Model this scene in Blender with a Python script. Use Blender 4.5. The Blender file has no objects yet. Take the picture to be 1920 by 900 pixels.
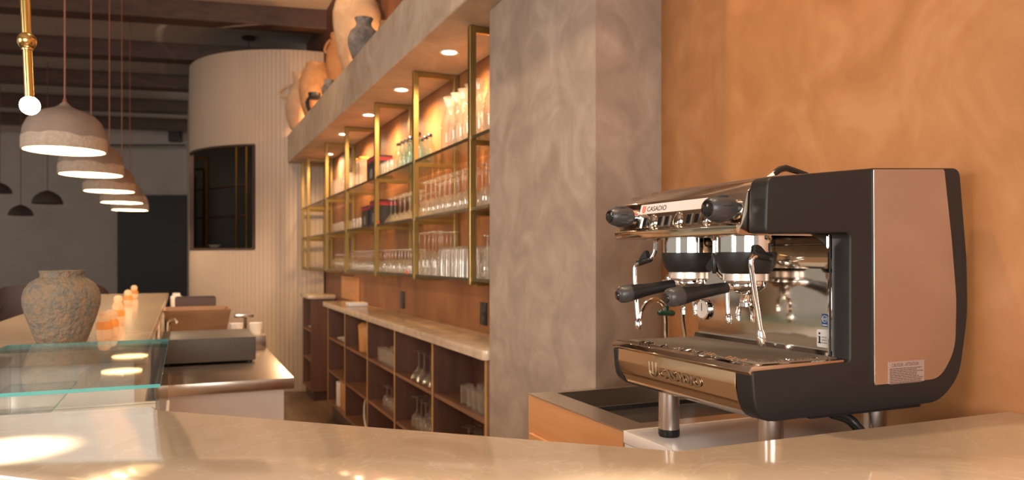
import bpy, bmesh, math, random
from mathutils import Vector, Matrix
random.seed(7)
scene = bpy.context.scene
COL = scene.collection
PI = math.pi

# ---------------------------------------------------------------- camera
F, CX, HY, EYE, YAW = 1410.0, 960.0, 485.0, 1.535, math.radians(23.6)
SN, CS = math.sin(YAW), math.cos(YAW)
cd = bpy.data.cameras.new('camera'); cam = bpy.data.objects.new('camera', cd); COL.objects.link(cam)
cam.location = (0, 0, EYE); cam.rotation_euler = (PI/2, 0, -YAW)
cd.sensor_width = 36; cd.lens = F/1920*36
cd.shift_y = (HY-450)/1920
cd.dof.use_dof = True; cd.dof.focus_distance = 1.50; cd.dof.aperture_fstop = 5.0
cd.clip_start = 0.02
scene.camera = cam

# ---------------------------------------------------------------- view + world
scene.view_settings.view_transform = 'Standard'
try: scene.view_settings.look = 'None'
except Exception: pass
scene.view_settings.gamma = 1.0
scene.view_settings.use_curve_mapping = False
scene.view_settings.exposure = 0.45
scene.cycles.use_denoising = True
scene.cycles.sample_clamp_indirect = 6
scene.cycles.caustics_refractive = False
scene.cycles.max_bounces = 12
scene.cycles.transmission_bounces = 12
scene.cycles.transparent_max_bounces = 32
w = bpy.data.worlds.new('world'); scene.world = w; w.use_nodes = True
w.node_tree.nodes['Background'].inputs[0].default_value = (0.80, 0.71, 0.60, 1)
w.node_tree.nodes['Background'].inputs[1].default_value = 0.42

def light(kind, name, loc, energy, color, size=0.1, rot=(0, 0, 0), spot=None, blend=0.5, sy=None):
    d = bpy.data.lights.new(name, kind); o = bpy.data.objects.new(name, d); COL.objects.link(o)
    o.location = loc; o.rotation_euler = rot; d.energy = energy; d.color = color
    if kind == 'AREA':
        d.size = size
        if sy: d.shape = 'RECTANGLE'; d.size_y = sy
    else: d.shadow_soft_size = size
    if kind == 'SPOT': d.spot_size = spot; d.spot_blend = blend
    return o
def aim(o, target):
    o.rotation_euler = (Vector(target)-o.location).to_track_quat('-Z', 'Y').to_euler()
WARM = (1.0, 0.66, 0.36)
# daylight from the street windows behind the photographer
a = light('AREA', 'street_daylight', (-1.2, -3.0, 2.1), 185, (1.0, 0.93, 0.85), 3.0, sy=2.0); aim(a, (0.9, 2.4, 1.2))
a = light('AREA', 'street_daylight_side', (-4.4, 1.0, 2.1), 95, (1.0, 0.92, 0.86), 1.6, sy=1.8); aim(a, (1.2, 2.0, 1.3))
# ceiling spots over the counter and the orange wall
for p, t, e in (((0.75, 0.7, 4.3), (1.5, 1.1, 1.7), 90), ((0.5, 1.9, 4.3), (1.57, 2.1, 2.1), 150), ((0.2, 2.6, 4.3), (0.1, 2.6, 1.2), 60)):
    a = light('SPOT', 'ceiling_spot', p, e, (1.0, 0.72, 0.44), 0.06, spot=math.radians(75), blend=0.8); aim(a, t)
a = light('SPOT', 'counter_glare_spot', (-0.25, 1.15, 4.3), 2600, (1.0, 0.80, 0.56), 0.02, spot=math.radians(4.2), blend=0.8); aim(a, (-0.265, 1.475, 1.2))  # added narrow beam that makes the glare patch; no lamp known there
a = light('SPOT', 'counter_glare_spot', (0.45, 0.45, 4.3), 520, (1.0, 0.80, 0.56), 0.02, spot=math.radians(7.5), blend=1.0); aim(a, (0.53, 0.80, 1.2))  # second added beam, for the bright glow low on the marble
# warm lamps washing the tambour wall and the jars on the soffit
a = light('SPOT', 'wall_wash', (-0.2, 6.6, 4.3), 62, (1.0, 0.72, 0.50), 0.08, spot=math.radians(70), blend=0.8); aim(a, (0.8, 9.3, 2.4))
for y in (5.85, 7.35, 8.55):
    light('POINT', 'jar_uplight', (1.46, y, 3.04), 14, (1.0, 0.58, 0.24), 0.03)
light('POINT', 'inner_room_fill', (0.75, 9.8, 3.2), 28, (1.0, 0.75, 0.5), 0.05)  # added fill so the brass frames inside the window show
a = light('SPOT', 'jar_wash', (0.4, 5.2, 4.3), 70, (1.0, 0.66, 0.36), 0.08, spot=math.radians(80), blend=0.8); aim(a, (1.4, 6.6, 3.2))

# ---------------------------------------------------------------- points from sight lines measured in the photo
def ray(px, py):
    l = (px-CX)/F; return (l*CS+SN, CS-l*SN, -(py-HY)/F)
def onX(px, py, X):
    r = ray(px, py); t = X/r[0]; return Vector((X, t*r[1], EYE+t*r[2]))
def onY(px, py, Y):
    r = ray(px, py); t = Y/r[1]; return Vector((t*r[0], Y, EYE+t*r[2]))
def onZ(px, py, Z):
    r = ray(px, py); t = (Z-EYE)/r[2]; return Vector((t*r[0], t*r[1], Z))
def onD(px, py, D):
    r = ray(px, py); return Vector((D*r[0], D*r[1], EYE+D*r[2]))

# ---------------------------------------------------------------- materials
def P(name, col, rough=0.5, metal=0.0, **k):
    m = bpy.data.materials.new(name); m.use_nodes = True
    b = m.node_tree.nodes['Principled BSDF']
    b.inputs['Base Color'].default_value = (*col, 1); b.inputs['Roughness'].default_value = rough
    b.inputs['Metallic'].default_value = metal
    for kk, v in k.items():
        b.inputs[kk.replace('_', ' ')].default_value = v
    return m
def add_noise(m, stops, scale=4, detail=6, dist=0.5, bump=0.0, bscale=20, stretch=(1, 1, 1), rough=0.6):
    nt = m.node_tree; b = nt.nodes['Principled BSDF']; N = nt.nodes.new; L = nt.links.new
    tc = N('ShaderNodeTexCoord'); mp = N('ShaderNodeMapping'); mp.inputs['Scale'].default_value = stretch
    L(tc.outputs['Object'], mp.inputs['Vector'])
    n = N('ShaderNodeTexNoise'); n.inputs['Scale'].default_value = scale; n.inputs['Detail'].default_value = detail
    n.inputs['Distortion'].default_value = dist; n.inputs['Roughness'].default_value = rough
    L(mp.outputs[0], n.inputs['Vector'])
    r = N('ShaderNodeValToRGB'); L(n.outputs['Fac'], r.inputs[0])
    e = r.color_ramp.elements
    while len(e) < len(stops): e.new(0.5)
    for i, (p, c) in enumerate(stops): e[i].position = p; e[i].color = (*c, 1)
    L(r.outputs[0], b.inputs['Base Color'])
    if bump:
        n2 = N('ShaderNodeTexNoise'); n2.inputs['Scale'].default_value = bscale; n2.inputs['Detail'].default_value = 5
        L(mp.outputs[0], n2.inputs['Vector'])
        bp = N('ShaderNodeBump'); bp.inputs['Strength'].default_value = bump; bp.inputs['Distance'].default_value = 0.02
        L(n2.outputs['Fac'], bp.inputs['Height']); L(bp.outputs[0], b.inputs['Normal'])
    return m
def plaster(name, c0, c1, c2, scale=2.2, bump=0.15, rough=0.55, dist=1.2):
    return add_noise(P(name, c1, rough), [(0.32, c0), (0.5, c1), (0.68, c2)], scale, 8, dist, bump, 14)
def emit(name, col, s):
    m = P(name, (0, 0, 0), 0.6); b = m.node_tree.nodes['Principled BSDF']
    b.inputs['Emission Color'].default_value = (*col, 1); b.inputs['Emission Strength'].default_value = s; return m
def glass(name, col=(1, 1, 1), rough=0.0, ior=1.45, bright_frost=0.0, dcol=(0.9, 0.85, 0.8)):
    """thin walled glass: tinted see-through, fresnel gloss, a pale diffuse share painted in for brightness or frosting"""
    m = bpy.data.materials.new(name); m.use_nodes = True; nt = m.node_tree; nt.nodes.clear(); N = nt.nodes.new; K = nt.links.new
    out = N('ShaderNodeOutputMaterial'); tr = N('ShaderNodeBsdfTransparent'); tr.inputs[0].default_value = (*col, 1)
    gl = N('ShaderNodeBsdfGlossy'); gl.inputs['Roughness'].default_value = rough+0.02
    lw = N('ShaderNodeLayerWeight'); lw.inputs['Blend'].default_value = 0.5
    pw = N('ShaderNodeMath'); pw.operation = 'POWER'; pw.inputs[1].default_value = 5.0; K(lw.outputs['Facing'], pw.inputs[0])
    f0 = ((ior-1)/(ior+1))**2
    fr = N('ShaderNodeMath'); fr.operation = 'MULTIPLY_ADD'; fr.inputs[1].default_value = 0.9; fr.inputs[2].default_value = f0; K(pw.outputs[0], fr.inputs[0])
    mx = N('ShaderNodeMixShader'); K(fr.outputs[0], mx.inputs[0]); K(tr.outputs[0], mx.inputs[1]); K(gl.outputs[0], mx.inputs[2])
    last = mx
    if bright_frost:
        df = N('ShaderNodeBsdfTranslucent'); df.inputs[0].default_value = (*dcol, 1)
        d2 = N('ShaderNodeBsdfDiffuse'); d2.inputs[0].default_value = (*dcol, 1)
        ad = N('ShaderNodeMixShader'); ad.inputs[0].default_value = 0.5; K(df.outputs[0], ad.inputs[1]); K(d2.outputs[0], ad.inputs[2])
        m2 = N('ShaderNodeMixShader'); m2.inputs[0].default_value = bright_frost; K(mx.outputs[0], m2.inputs[1]); K(ad.outputs[0], m2.inputs[2]); last = m2
    K(last.outputs[0], out.inputs[0]); return m

M = {}
M['orange_plaster'] = plaster('orange_plaster', (0.30, 0.122, 0.040), (0.34, 0.143, 0.050), (0.385, 0.176, 0.071), 3.2, 0.10, 0.5, 1.6)
M['copper_panel'] = add_noise(P('copper_panel', (0.3, 0.1, 0.04), 0.42), [(0.3, (0.15, 0.052, 0.020)), (0.5, (0.235, 0.088, 0.031)), (0.7, (0.31, 0.13, 0.050))], 2.0, 7, 0.8, 0.05, 12, (1, 1.6, 0.7))
M['taupe_plaster'] = plaster('taupe_plaster', (0.255, 0.188, 0.146), (0.31, 0.232, 0.183), (0.375, 0.288, 0.23), 4.6, 0.22, 0.6, 1.1)
M['soffit_plaster'] = plaster('soffit_plaster', (0.40, 0.29, 0.20), (0.49, 0.37, 0.27), (0.56, 0.44, 0.33), 3.4, 0.15, 0.65)
M['white_slat'] = P('white_slat', (0.45, 0.345, 0.268), 0.55)
M['marble'] = add_noise(P('marble', (0.6, 0.45, 0.33), 0.10, Specular_IOR_Level=0.55), [(0.30, (0.58, 0.455, 0.335)), (0.47, (0.655, 0.53, 0.40)), (0.52, (0.64, 0.515, 0.39)), (0.535, (0.72, 0.61, 0.49)), (0.55, (0.655, 0.53, 0.40)), (0.75, (0.685, 0.56, 0.43))], 3.2, 9, 2.2)
M['marble_back'] = add_noise(P('marble_back', (0.5, 0.38, 0.28), 0.14), [(0.3, (0.43, 0.31, 0.22)), (0.6, (0.55, 0.42, 0.31)), (0.75, (0.62, 0.49, 0.37))], 5, 8, 1.4)
M['white_panel'] = add_noise(P('white_panel', (0.78, 0.68, 0.63), 0.35), [(0.3, (0.74, 0.64, 0.58)), (0.7, (0.82, 0.73, 0.68))], 3)
M['white_top'] = P('white_top', (0.80, 0.72, 0.66), 0.3)
M['veneer'] = add_noise(P('veneer', (0.55, 0.24, 0.09), 0.45), [(0.3, (0.52, 0.225, 0.082)), (0.7, (0.61, 0.285, 0.115))], 5, 6, 0.4, 0, 20, (0.6, 0.6, 6))
M['walnut'] = add_noise(P('walnut', (0.2, 0.08, 0.04), 0.45), [(0.3, (0.085, 0.034, 0.021)), (0.7, (0.145, 0.062, 0.036))], 3, 6, 0.4, 0, 20, (4, 4, 0.6))
M['walnut_light'] = add_noise(P('walnut_light', (0.3, 0.13, 0.06), 0.45), [(0.3, (0.155, 0.068, 0.036)), (0.7, (0.225, 0.105, 0.054))], 3, 6, 0.4, 0, 20, (4, 0.8, 4))
M['edge_wood'] = P('edge_wood', (0.46, 0.25, 0.09), 0.4)
M['dark_wood'] = add_noise(P('dark_wood', (0.08, 0.04, 0.025), 0.5), [(0.3, (0.06, 0.029, 0.02)), (0.7, (0.115, 0.058, 0.038))], 3, 6, 0.4, 0, 20, (1, 5, 5))
M['red_wood'] = add_noise(P('red_wood', (0.12, 0.045, 0.025), 0.5), [(0.3, (0.10, 0.035, 0.02)), (0.7, (0.19, 0.075, 0.04))], 2, 6, 0.4, 0, 20, (4, 4, 0.5))
M['floor_wood'] = add_noise(P('floor_wood', (0.09, 0.05, 0.03), 0.5), [(0.3, (0.085, 0.05, 0.033)), (0.7, (0.16, 0.10, 0.066))], 2.5, 6, 0.3, 0, 20, (6, 0.7, 1))
M['grey_wall'] = add_noise(P('grey_wall', (0.30, 0.25, 0.225), 0.7), [(0.3, (0.44, 0.37, 0.335)), (0.7, (0.50, 0.43, 0.39))], 2)
M['ceiling_paint'] = P('ceiling_paint', (0.47, 0.385, 0.335), 0.8)
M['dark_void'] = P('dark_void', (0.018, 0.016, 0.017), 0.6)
M['door_black'] = P('door_black', (0.022, 0.022, 0.025), 0.4)
M['brass'] = P('brass', (0.36, 0.245, 0.088), 0.36, 1.0)
M['brass_polished'] = P('brass_polished', (0.72, 0.47, 0.16), 0.2, 1.0)
M['chrome'] = P('chrome', (0.80, 0.78, 0.76), 0.05, 1.0)
M['chrome_dark'] = P('chrome_dark', (0.62, 0.55, 0.48), 0.07, 1.0)
M['bronze_chrome'] = P('bronze_chrome', (0.60, 0.50, 0.40), 0.09, 1.0)
M['steel_brushed'] = add_noise(P('steel_brushed', (0.62, 0.56, 0.52), 0.26, 1.0), [(0.3, (0.60, 0.545, 0.50)), (0.7, (0.68, 0.62, 0.58))], 6, 4, 0, 0, 20, (40, 40, 1))
M['steel_side'] = P('steel_side', (0.60, 0.53, 0.51), 0.24, 1.0)
M['steel_sink'] = P('steel_sink', (0.60, 0.53, 0.47), 0.3, 1.0)
M['steel_top'] = P('steel_top', (0.55, 0.47, 0.41), 0.25, 1.0)
M['sink_black'] = P('sink_black', (0.025, 0.023, 0.023), 0.35)
M['black_soft'] = P('black_soft', (0.017, 0.0145, 0.014), 0.42, Specular_IOR_Level=0.28)
M['black_plastic'] = P('black_plastic', (0.014, 0.0125, 0.0125), 0.28, Specular_IOR_Level=0.4)
M['black_gloss'] = P('black_gloss', (0.008, 0.007, 0.007), 0.14)
M['grey_plastic'] = P('grey_plastic', (0.042, 0.038, 0.038), 0.35, Specular_IOR_Level=0.4)
M['ring_alu'] = P('ring_alu', (0.78, 0.66, 0.58), 0.35, 0.8)
M['emboss'] = P('emboss', (0.40, 0.30, 0.20), 0.4, 1.0)
M['grid_dark'] = P('grid_dark', (0.30, 0.235, 0.175), 0.42, 0.8)
M['badge_white'] = P('badge_white', (0.66, 0.58, 0.54), 0.3)
M['logo_red'] = P('logo_red', (0.75, 0.06, 0.03), 0.4)
M['ink'] = P('ink', (0.012, 0.011, 0.011), 0.5)
M['ink_grey'] = P('ink_grey', (0.22, 0.2, 0.19), 0.6)
M['sticker_blue'] = P('sticker_blue', (0.022, 0.065, 0.20), 0.35)
M['sticker_white'] = P('sticker_white', (0.66, 0.62, 0.57), 0.4)
M['sticker_clear'] = P('sticker_clear', (0.42, 0.33, 0.30), 0.3, 0.5)
M['label_ink'] = P('label_ink', (0.10, 0.055, 0.045), 0.6)
M['faucet_green'] = P('faucet_green', (0.012, 0.05, 0.03), 0.35)
M['glass'] = glass('clear_glass', (0.965, 0.955, 0.935), 0.0, 1.7, 0.05, (1.0, 0.92, 0.82))  # cream diffuse share put in to make the glassware look brighter
M['glass_green'] = glass('green_glass', (0.90, 0.95, 0.925), 0.0, 1.62, 0.02, (0.85, 0.95, 0.9))
M['glass_pane'] = glass('pane_glass', (0.975, 0.99, 0.985), 0.0, 1.45)
M['pane_edge'] = P('pane_edge', (0.10, 0.50, 0.47), 0.2, 0, Transmission_Weight=0.35)
M['shelf_glass'] = glass('shelf_glass', (0.90, 0.88, 0.80), 0.0, 1.5)
M['shelf_edge'] = P('shelf_edge', (0.075, 0.052, 0.022), 0.25)
M['amber'] = glass('amber_glass', (1.0, 0.78, 0.46), 0.05, 1.6, 0.4, (1.0, 0.56, 0.22))
M['jar_glass'] = glass('jar_glass', (0.95, 0.94, 0.92), 0.02, 1.6, 0.09, (0.95, 0.86, 0.76))
M['frost'] = glass('frosted_amber', (0.98, 0.90, 0.76), 0.08, 1.6, 0.55, (1.0, 0.82, 0.62))
M['terracotta'] = add_noise(P('terracotta', (0.5, 0.25, 0.11), 0.75), [(0.3, (0.33, 0.145, 0.055)), (0.55, (0.45, 0.225, 0.095)), (0.75, (0.50, 0.29, 0.14))], 7, 7, 0.8, 0.1, 25)
M['terracotta_pale'] = add_noise(P('terracotta_pale', (0.6, 0.4, 0.25), 0.8), [(0.3, (0.38, 0.225, 0.13)), (0.55, (0.47, 0.31, 0.19)), (0.75, (0.54, 0.38, 0.26))], 5, 7, 0.8, 0.12, 20)
M['terracotta_orange'] = add_noise(P('terracotta_orange', (0.5, 0.2, 0.07), 0.7), [(0.3, (0.42, 0.16, 0.05)), (0.7, (0.58, 0.27, 0.10))], 5, 6, 0.8, 0.1, 25)
M['stone_grey'] = add_noise(P('stone_grey', (0.2, 0.17, 0.15), 0.85), [(0.32, (0.10, 0.085, 0.075)), (0.5, (0.22, 0.18, 0.155)), (0.72, (0.38, 0.31, 0.26))], 14, 8, 0.6, 0.5, 40)
M['vase_stone'] = add_noise(P('vase_stone', (0.2, 0.16, 0.12), 0.9), [(0.25, (0.055, 0.055, 0.052)), (0.42, (0.15, 0.135, 0.11)), (0.54, (0.23, 0.165, 0.105)), (0.63, (0.27, 0.145, 0.085)), (0.78, (0.40, 0.31, 0.215))], 30, 10, 0.6, 0.8, 70, rough=0.75)
M['black_clay'] = P('black_clay', (0.02, 0.018, 0.018), 0.4)
M['figure_orange'] = P('figure_orange', (0.62, 0.22, 0.06), 0.5)
M['shade_top'] = add_noise(P('shade_top', (0.38, 0.28, 0.22), 0.8), [(0.3, (0.24, 0.172, 0.135)), (0.7, (0.30, 0.22, 0.172))], 12, 5, 0, 0.1, 60)
M['shade_band'] = add_noise(P('shade_band', (0.6, 0.48, 0.38), 0.85), [(0.3, (0.40, 0.305, 0.23)), (0.7, (0.53, 0.42, 0.33))], 40, 6, 0, 0.4, 80)
M['shade_inside'] = P('shade_inside', (0.86, 0.76, 0.58), 0.7)
M['cord_copper'] = P('cord_copper', (0.24, 0.09, 0.055), 0.5)
M['dark_shade'] = P('dark_shade', (0.085, 0.055, 0.045), 0.7)
M['dark_brown'] = P('dark_brown', (0.05, 0.022, 0.016), 0.5)
M['brown_wood'] = add_noise(P('brown_wood', (0.24, 0.12, 0.06), 0.5), [(0.3, (0.20, 0.10, 0.05)), (0.7, (0.29, 0.15, 0.08))], 3, 5, 0.3, 0, 20, (1, 5, 5))
M['charcoal'] = add_noise(P('charcoal', (0.05, 0.045, 0.045), 0.5), [(0.3, (0.052, 0.045, 0.045)), (0.7, (0.072, 0.062, 0.062))], 60)
M['box_black'] = P('box_black', (0.022, 0.02, 0.022), 0.35)
M['box_red'] = P('box_red', (0.36, 0.022, 0.03), 0.4)
M['lid_orange'] = P('lid_orange', (0.85, 0.14, 0.02), 0.4)
M['jug_orange'] = P('jug_orange', (0.48, 0.22, 0.07), 0.4)
M['porcelain'] = P('porcelain', (0.75, 0.68, 0.62), 0.3)
M['paper'] = P('paper', (0.72, 0.68, 0.68), 0.5)
M['tag_red'] = P('tag_red', (0.85, 0.08, 0.03), 0.5)
M['downlight'] = emit('downlight_glow', (1.0, 0.78, 0.48), 14)
M['bulb'] = emit('bulb_glow', (1.0, 0.92, 0.74), 22)
M['bulb_pendant'] = emit('pendant_bulb_glow', (1.0, 0.85, 0.6), 12)
M['wood_orange'] = P('wood_orange', (0.42, 0.19, 0.06), 0.4)

# ---------------------------------------------------------------- mesh helpers
def add_box(bm, lo, hi, bevel=0.0, seg=2):
    b2 = bmesh.new() if bevel else bm
    vs = [b2.verts.new((x, y, z)) for x in (lo[0], hi[0]) for y in (lo[1], hi[1]) for z in (lo[2], hi[2])]
    for f in ((0, 1, 3, 2), (4, 6, 7, 5), (0, 4, 5, 1), (2, 3, 7, 6), (0, 2, 6, 4), (1, 5, 7, 3)):
        b2.faces.new([vs[i] for i in f])
    if bevel:
        bmesh.ops.bevel(b2, geom=b2.edges[:], offset=bevel, segments=seg, affect='EDGES', profile=0.5)
        merge(bm, b2)
    return bm
def merge(bm, other):
    me = bpy.data.meshes.new('tmp'); other.to_mesh(me); other.free(); bm.from_mesh(me); bpy.data.meshes.remove(me)
def box(lo, hi, bevel=0.0, seg=2): return add_box(bmesh.new(), lo, hi, bevel, seg)
def add_lathe(bm, prof, seg=28, center=(0, 0, 0), axis=None):
    """prof: list of (r, h); spun about the axis (default Z) through center"""
    if axis is None: R = Matrix.Identity(3)
    else: R = Vector(axis).normalized().to_track_quat('Z', 'Y').to_matrix()
    c = Vector(center); rings = []
    for r, h in prof:
        if r < 1e-6: rings.append([bm.verts.new(c+R@Vector((0, 0, h)))])
        else: rings.append([bm.verts.new(c+R@Vector((r*math.cos(2*PI*i/seg), r*math.sin(2*PI*i/seg), h))) for i in range(seg)])
    for a, b in zip(rings, rings[1:]):
        for i in range(seg):
            j = (i+1) % seg
            if len(a) == 1 and len(b) == 1: continue
            if len(a) == 1: bm.faces.new((a[0], b[i], b[j]))
            elif len(b) == 1: bm.faces.new((a[i], a[j], b[0]))
            else: bm.faces.new((a[i], a[j], b[j], b[i]))
    return bm
def lathe(prof, seg=28, center=(0, 0, 0), axis=None): return add_lathe(bmesh.new(), prof, seg, center, axis)
def smooth_path(pts, n=6):
    P_ = [Vector(p) for p in pts]; out = []
    for i in range(len(P_)-1):
        p0 = P_[max(i-1, 0)]; p1 = P_[i]; p2 = P_[i+1]; p3 = P_[min(i+2, len(P_)-1)]
        for k in range(n):
            t = k/n
            out.append(0.5*((2*p1)+(p2-p0)*t+(2*p0-5*p1+4*p2-p3)*t*t+(3*p1-p0-3*p2+p3)*t**3))
    out.append(P_[-1]); return out
def add_tube(bm, pts, r, seg=12, cap=True):
    pts = [Vector(p) for p in pts]; n = len(pts)
    rs = r if isinstance(r, (list, tuple)) else [r]*n
    up = None; rings = []
    for i, p in enumerate(pts):
        t = (pts[min(i+1, n-1)]-pts[max(i-1, 0)]).normalized()
        if up is None:
            up = Vector((0, 0, 1)) if abs(t.z) < 0.9 else Vector((1, 0, 0))
        x = up.cross(t)
        if x.length < 1e-6: x = t.orthogonal()
        x.normalize(); y = t.cross(x); up = y
        rings.append([bm.verts.new(p+rs[i]*(math.cos(2*PI*k/seg)*x+math.sin(2*PI*k/seg)*y)) for k in range(seg)])
    for a, b in zip(rings, rings[1:]):
        for k in range(seg):
            j = (k+1) % seg; bm.faces.new((a[k], a[j], b[j], b[k]))
    if cap:
        bm.faces.new(rings[0][::-1]); bm.faces.new(rings[-1])
    return bm
def tube(pts, r, seg=12): return add_tube(bmesh.new(), pts, r, seg)
def prism(poly, a0, a1, axis='y', bevel=0.0, seg=3):
    """extrude a 2-D polygon: axis y -> poly is (x,z); axis z -> (x,y); axis x -> (y,z)"""
    def mk(p, a):
        return (p[0], a, p[1]) if axis == 'y' else (p[0], p[1], a) if axis == 'z' else (a, p[0], p[1])
    bm = bmesh.new()
    A = [bm.verts.new(mk(p, a0)) for p in poly]; B = [bm.verts.new(mk(p, a1)) for p in poly]
    n = len(poly); bm.faces.new(A); bm.faces.new(B[::-1])
    for i in range(n):
        j = (i+1) % n; bm.faces.new((A[i], B[i], B[j], A[j]))
    bmesh.ops.recalc_face_normals(bm, faces=bm.faces[:])
    if bevel:
        es = [e for e in bm.edges if abs(mkaxis(e.verts[0].co, axis)-mkaxis(e.verts[1].co, axis)) < 1e-7]
        bmesh.ops.bevel(bm, geom=es, offset=bevel, segments=seg, affect='EDGES', profile=0.5, clamp_overlap=True)
    return bm
def mkaxis(co, axis): return co[{'x': 0, 'y': 1, 'z': 2}[axis]]
def obj(name, bm, mat, parent=None, smooth=True, angle=35, loc=None):
    me = bpy.data.meshes.new(name)
    bmesh.ops.recalc_face_normals(bm, faces=bm.faces[:])
    bm.to_mesh(me); bm.free()
    if isinstance(mat, str): mat = M[mat]
    me.materials.append(mat)
    if smooth:
        me.polygons.foreach_set('use_smooth', [True]*len(me.polygons))
        try: me.set_sharp_from_angle(angle=math.radians(angle))
        except Exception: pass
    o = bpy.data.objects.new(name, me); COL.objects.link(o)
    if parent: o.parent = parent
    if loc: o.location = loc
    return o
def tag(o, label=None, cat=None, group=None, kind=None):
    if label: o['label'] = label
    if cat: o['category'] = cat
    if group: o['group'] = group
    if kind: o['kind'] = kind
    return o
def thing(name, label, cat, loc=(0, 0, 0), rz=0, group=None):
    o = bpy.data.objects.new(name, None); COL.objects.link(o); o.location = loc; o.rotation_euler = (0, 0, rz)
    o.empty_display_size = 0.05
    return tag(o, label, cat, group)
def struct(name, bm, mat, label=None, cat=None, smooth=False):
    o = obj(name, bm, mat, None, smooth); o['kind'] = 'structure'
    return tag(o, label or name.replace('_', ' '), cat or 'structure')
def dup(root, loc, label, group=None, rz=None):
    r = root.copy(); COL.objects.link(r); r.location = loc
    if rz is not None: r.rotation_euler = (0, 0, rz)
    r['label'] = label
    if group: r['group'] = group
    for ch in list(root.children):
        c = ch.copy(); COL.objects.link(c); c.parent = r
        for g in list(ch.children):
            d = g.copy(); COL.objects.link(d); d.parent = c
    return r
def text(name, s, size, mat, parent, origin, xdir, ydir, extrude=0.0004, width=None, bevel=0.0, align='LEFT'):
    cu = bpy.data.curves.new('txt', 'FONT'); cu.body = s; cu.size = size; cu.extrude = extrude; cu.align_x = align
    cu.bevel_depth = bevel; cu.bevel_resolution = 2
    if bevel: cu.offset = 0.0007
    t = bpy.data.objects.new('txt', cu); COL.objects.link(t)
    me = bpy.data.meshes.new_from_object(t.evaluated_get(bpy.context.evaluated_depsgraph_get()))
    bpy.data.objects.remove(t); bpy.data.curves.remove(cu)
    if width:
        xs = [v.co.x for v in me.vertices]; k = width/(max(xs)-min(xs))
        for v in me.vertices: v.co.x *= k
    X = Vector(xdir); Y = Vector(ydir); Z = X.cross(Y); o3 = Vector(origin)
    for v in me.vertices: v.co = o3+X*v.co.x+Y*v.co.y+Z*v.co.z
    me.name = name; me.materials.clear(); me.materials.append(M[mat])
    o = bpy.data.objects.new(name, me); COL.objects.link(o)
    if parent: o.parent = parent
    return o
ORD = ['first', 'second', 'third', 'fourth', 'fifth', 'sixth', 'seventh', 'eighth', 'ninth', 'tenth', 'eleventh', 'twelfth']

# ================================================================ SETTING
CEIL = 4.42; SOFZ = 2.637; SOFT = 2.954
struct('floor', box((-7, -4, -0.05), (2.2, 22, 0)), 'floor_wood', 'dark wood plank floor', 'floor')
struct('ceiling', box((-9, -4, CEIL), (2.2, 24, CEIL+0.1)), 'ceiling_paint', 'brown grey ceiling between dark beams', 'ceiling')
struct('wall_right', box((1.57, -2.5, 0), (1.72, 2.256, CEIL)), 'orange_plaster', 'orange plaster wall behind the espresso machine', 'wall')
struct('wall_back_bar', box((1.52, 3.085, 0), (1.72, 7.32, SOFZ)), 'copper_panel', 'copper brown wall behind the glass shelves', 'wall')
struct('wall_passage', box((1.52, 7.32, 0), (1.72, 8.94, SOFZ)), 'red_wood', 'dark red wood wall beside the tambour wall', 'wall')
struct('wall_upper', box((1.52, 2.256, SOFZ), (1.72, 10.38, CEIL)), 'red_wood', 'dark red wood wall above the plaster soffit', 'wall')
struct('column', prism([(1.23, 2.135), (1.57, 2.256), (1.57, 3.085), (1.24, 3.085)], 0, SOFZ, 'z', 0.006, 2), 'taupe_plaster', 'grey taupe plaster column between shelves and orange wall', 'column')
struct('soffit', box((1.10, 1.9, SOFZ), (1.52, 8.98, SOFT), 0.008), 'soffit_plaster', 'beige plaster soffit over the bar shelves', 'soffit')
# curved tambour wall with a window
CC = (1.507, 10.38); CR = 1.44
def arc(a, r): return (CC[0]+r*math.cos(a), CC[1]+r*math.sin(a))
bm = bmesh.new(); NS = 46; WZ0, WZ1 = 1.646, 2.85; WA0, WA1 = math.radians(186), math.radians(238)
for i in range(NS):
    a0 = PI+PI/2*i/NS; a1 = PI+PI/2*(i+1)/NS; g = 0.0035/CR; am = (a0+a1)/2
    segs = [(0, 3.95)] if not (WA0 < am < WA1) else [(0, WZ0), (WZ1, 3.95)]
    for z0, z1 in segs:
        poly = [arc(a0, CR-0.0045), arc(a0+g, CR), arc(a1-g, CR), arc(a1, CR-0.0045), arc(a1, CR-0.03), arc(a0, CR-0.03)]
        A = [bm.verts.new((*p, z0)) for p in poly]; B = [bm.verts.new((*p, z1)) for p in poly]
        bm.faces.new(A); bm.faces.new(B)
        for k in range(6):
            j = (k+1) % 6; bm.faces.new((A[k], A[j], B[j], B[k]))
add_box(bm, (0.067, 10.38, 0), (0.097, 15.5, 3.95))
struct('wall_end', bm, 'white_slat', 'curved off white wall of narrow vertical boards', 'wall')
# reveal of its window and the inner room, coloured near black for its shade
bm = bmesh.new()
def arcband(bm, a0, a1, r0, r1, z0, z1, n=20):
    for i in range(n):
        b0 = a0+(a1-a0)*i/n; b1 = a0+(a1-a0)*(i+1)/n
        q = [arc(b0, r0), arc(b1, r0), arc(b1, r1), arc(b0, r1)]
        A = [bm.verts.new((*p, z0)) for p in q]; B = [bm.verts.new((*p, z1)) for p in q]
        bm.faces.new(A); bm.faces.new(B)
        for k in range(4): bm.faces.new((A[k], A[(k+1) % 4], B[(k+1) % 4], B[k]))
E0, E1 = math.radians(185.8), math.radians(238.4)
arcband(bm, E0, E1, CR-0.04, CR+0.006, WZ0-0.012, WZ0+0.012)
arcband(bm, E0, E1, CR-0.04, CR+0.006, WZ1-0.012, WZ1+0.012)
arcband(bm, E1-0.016, E1, CR-0.04, CR+0.006, WZ0, WZ1, 2)
arcband(bm, E0, E0+0.012, CR-0.04, CR+0.006, WZ0, WZ1, 2)
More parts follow.
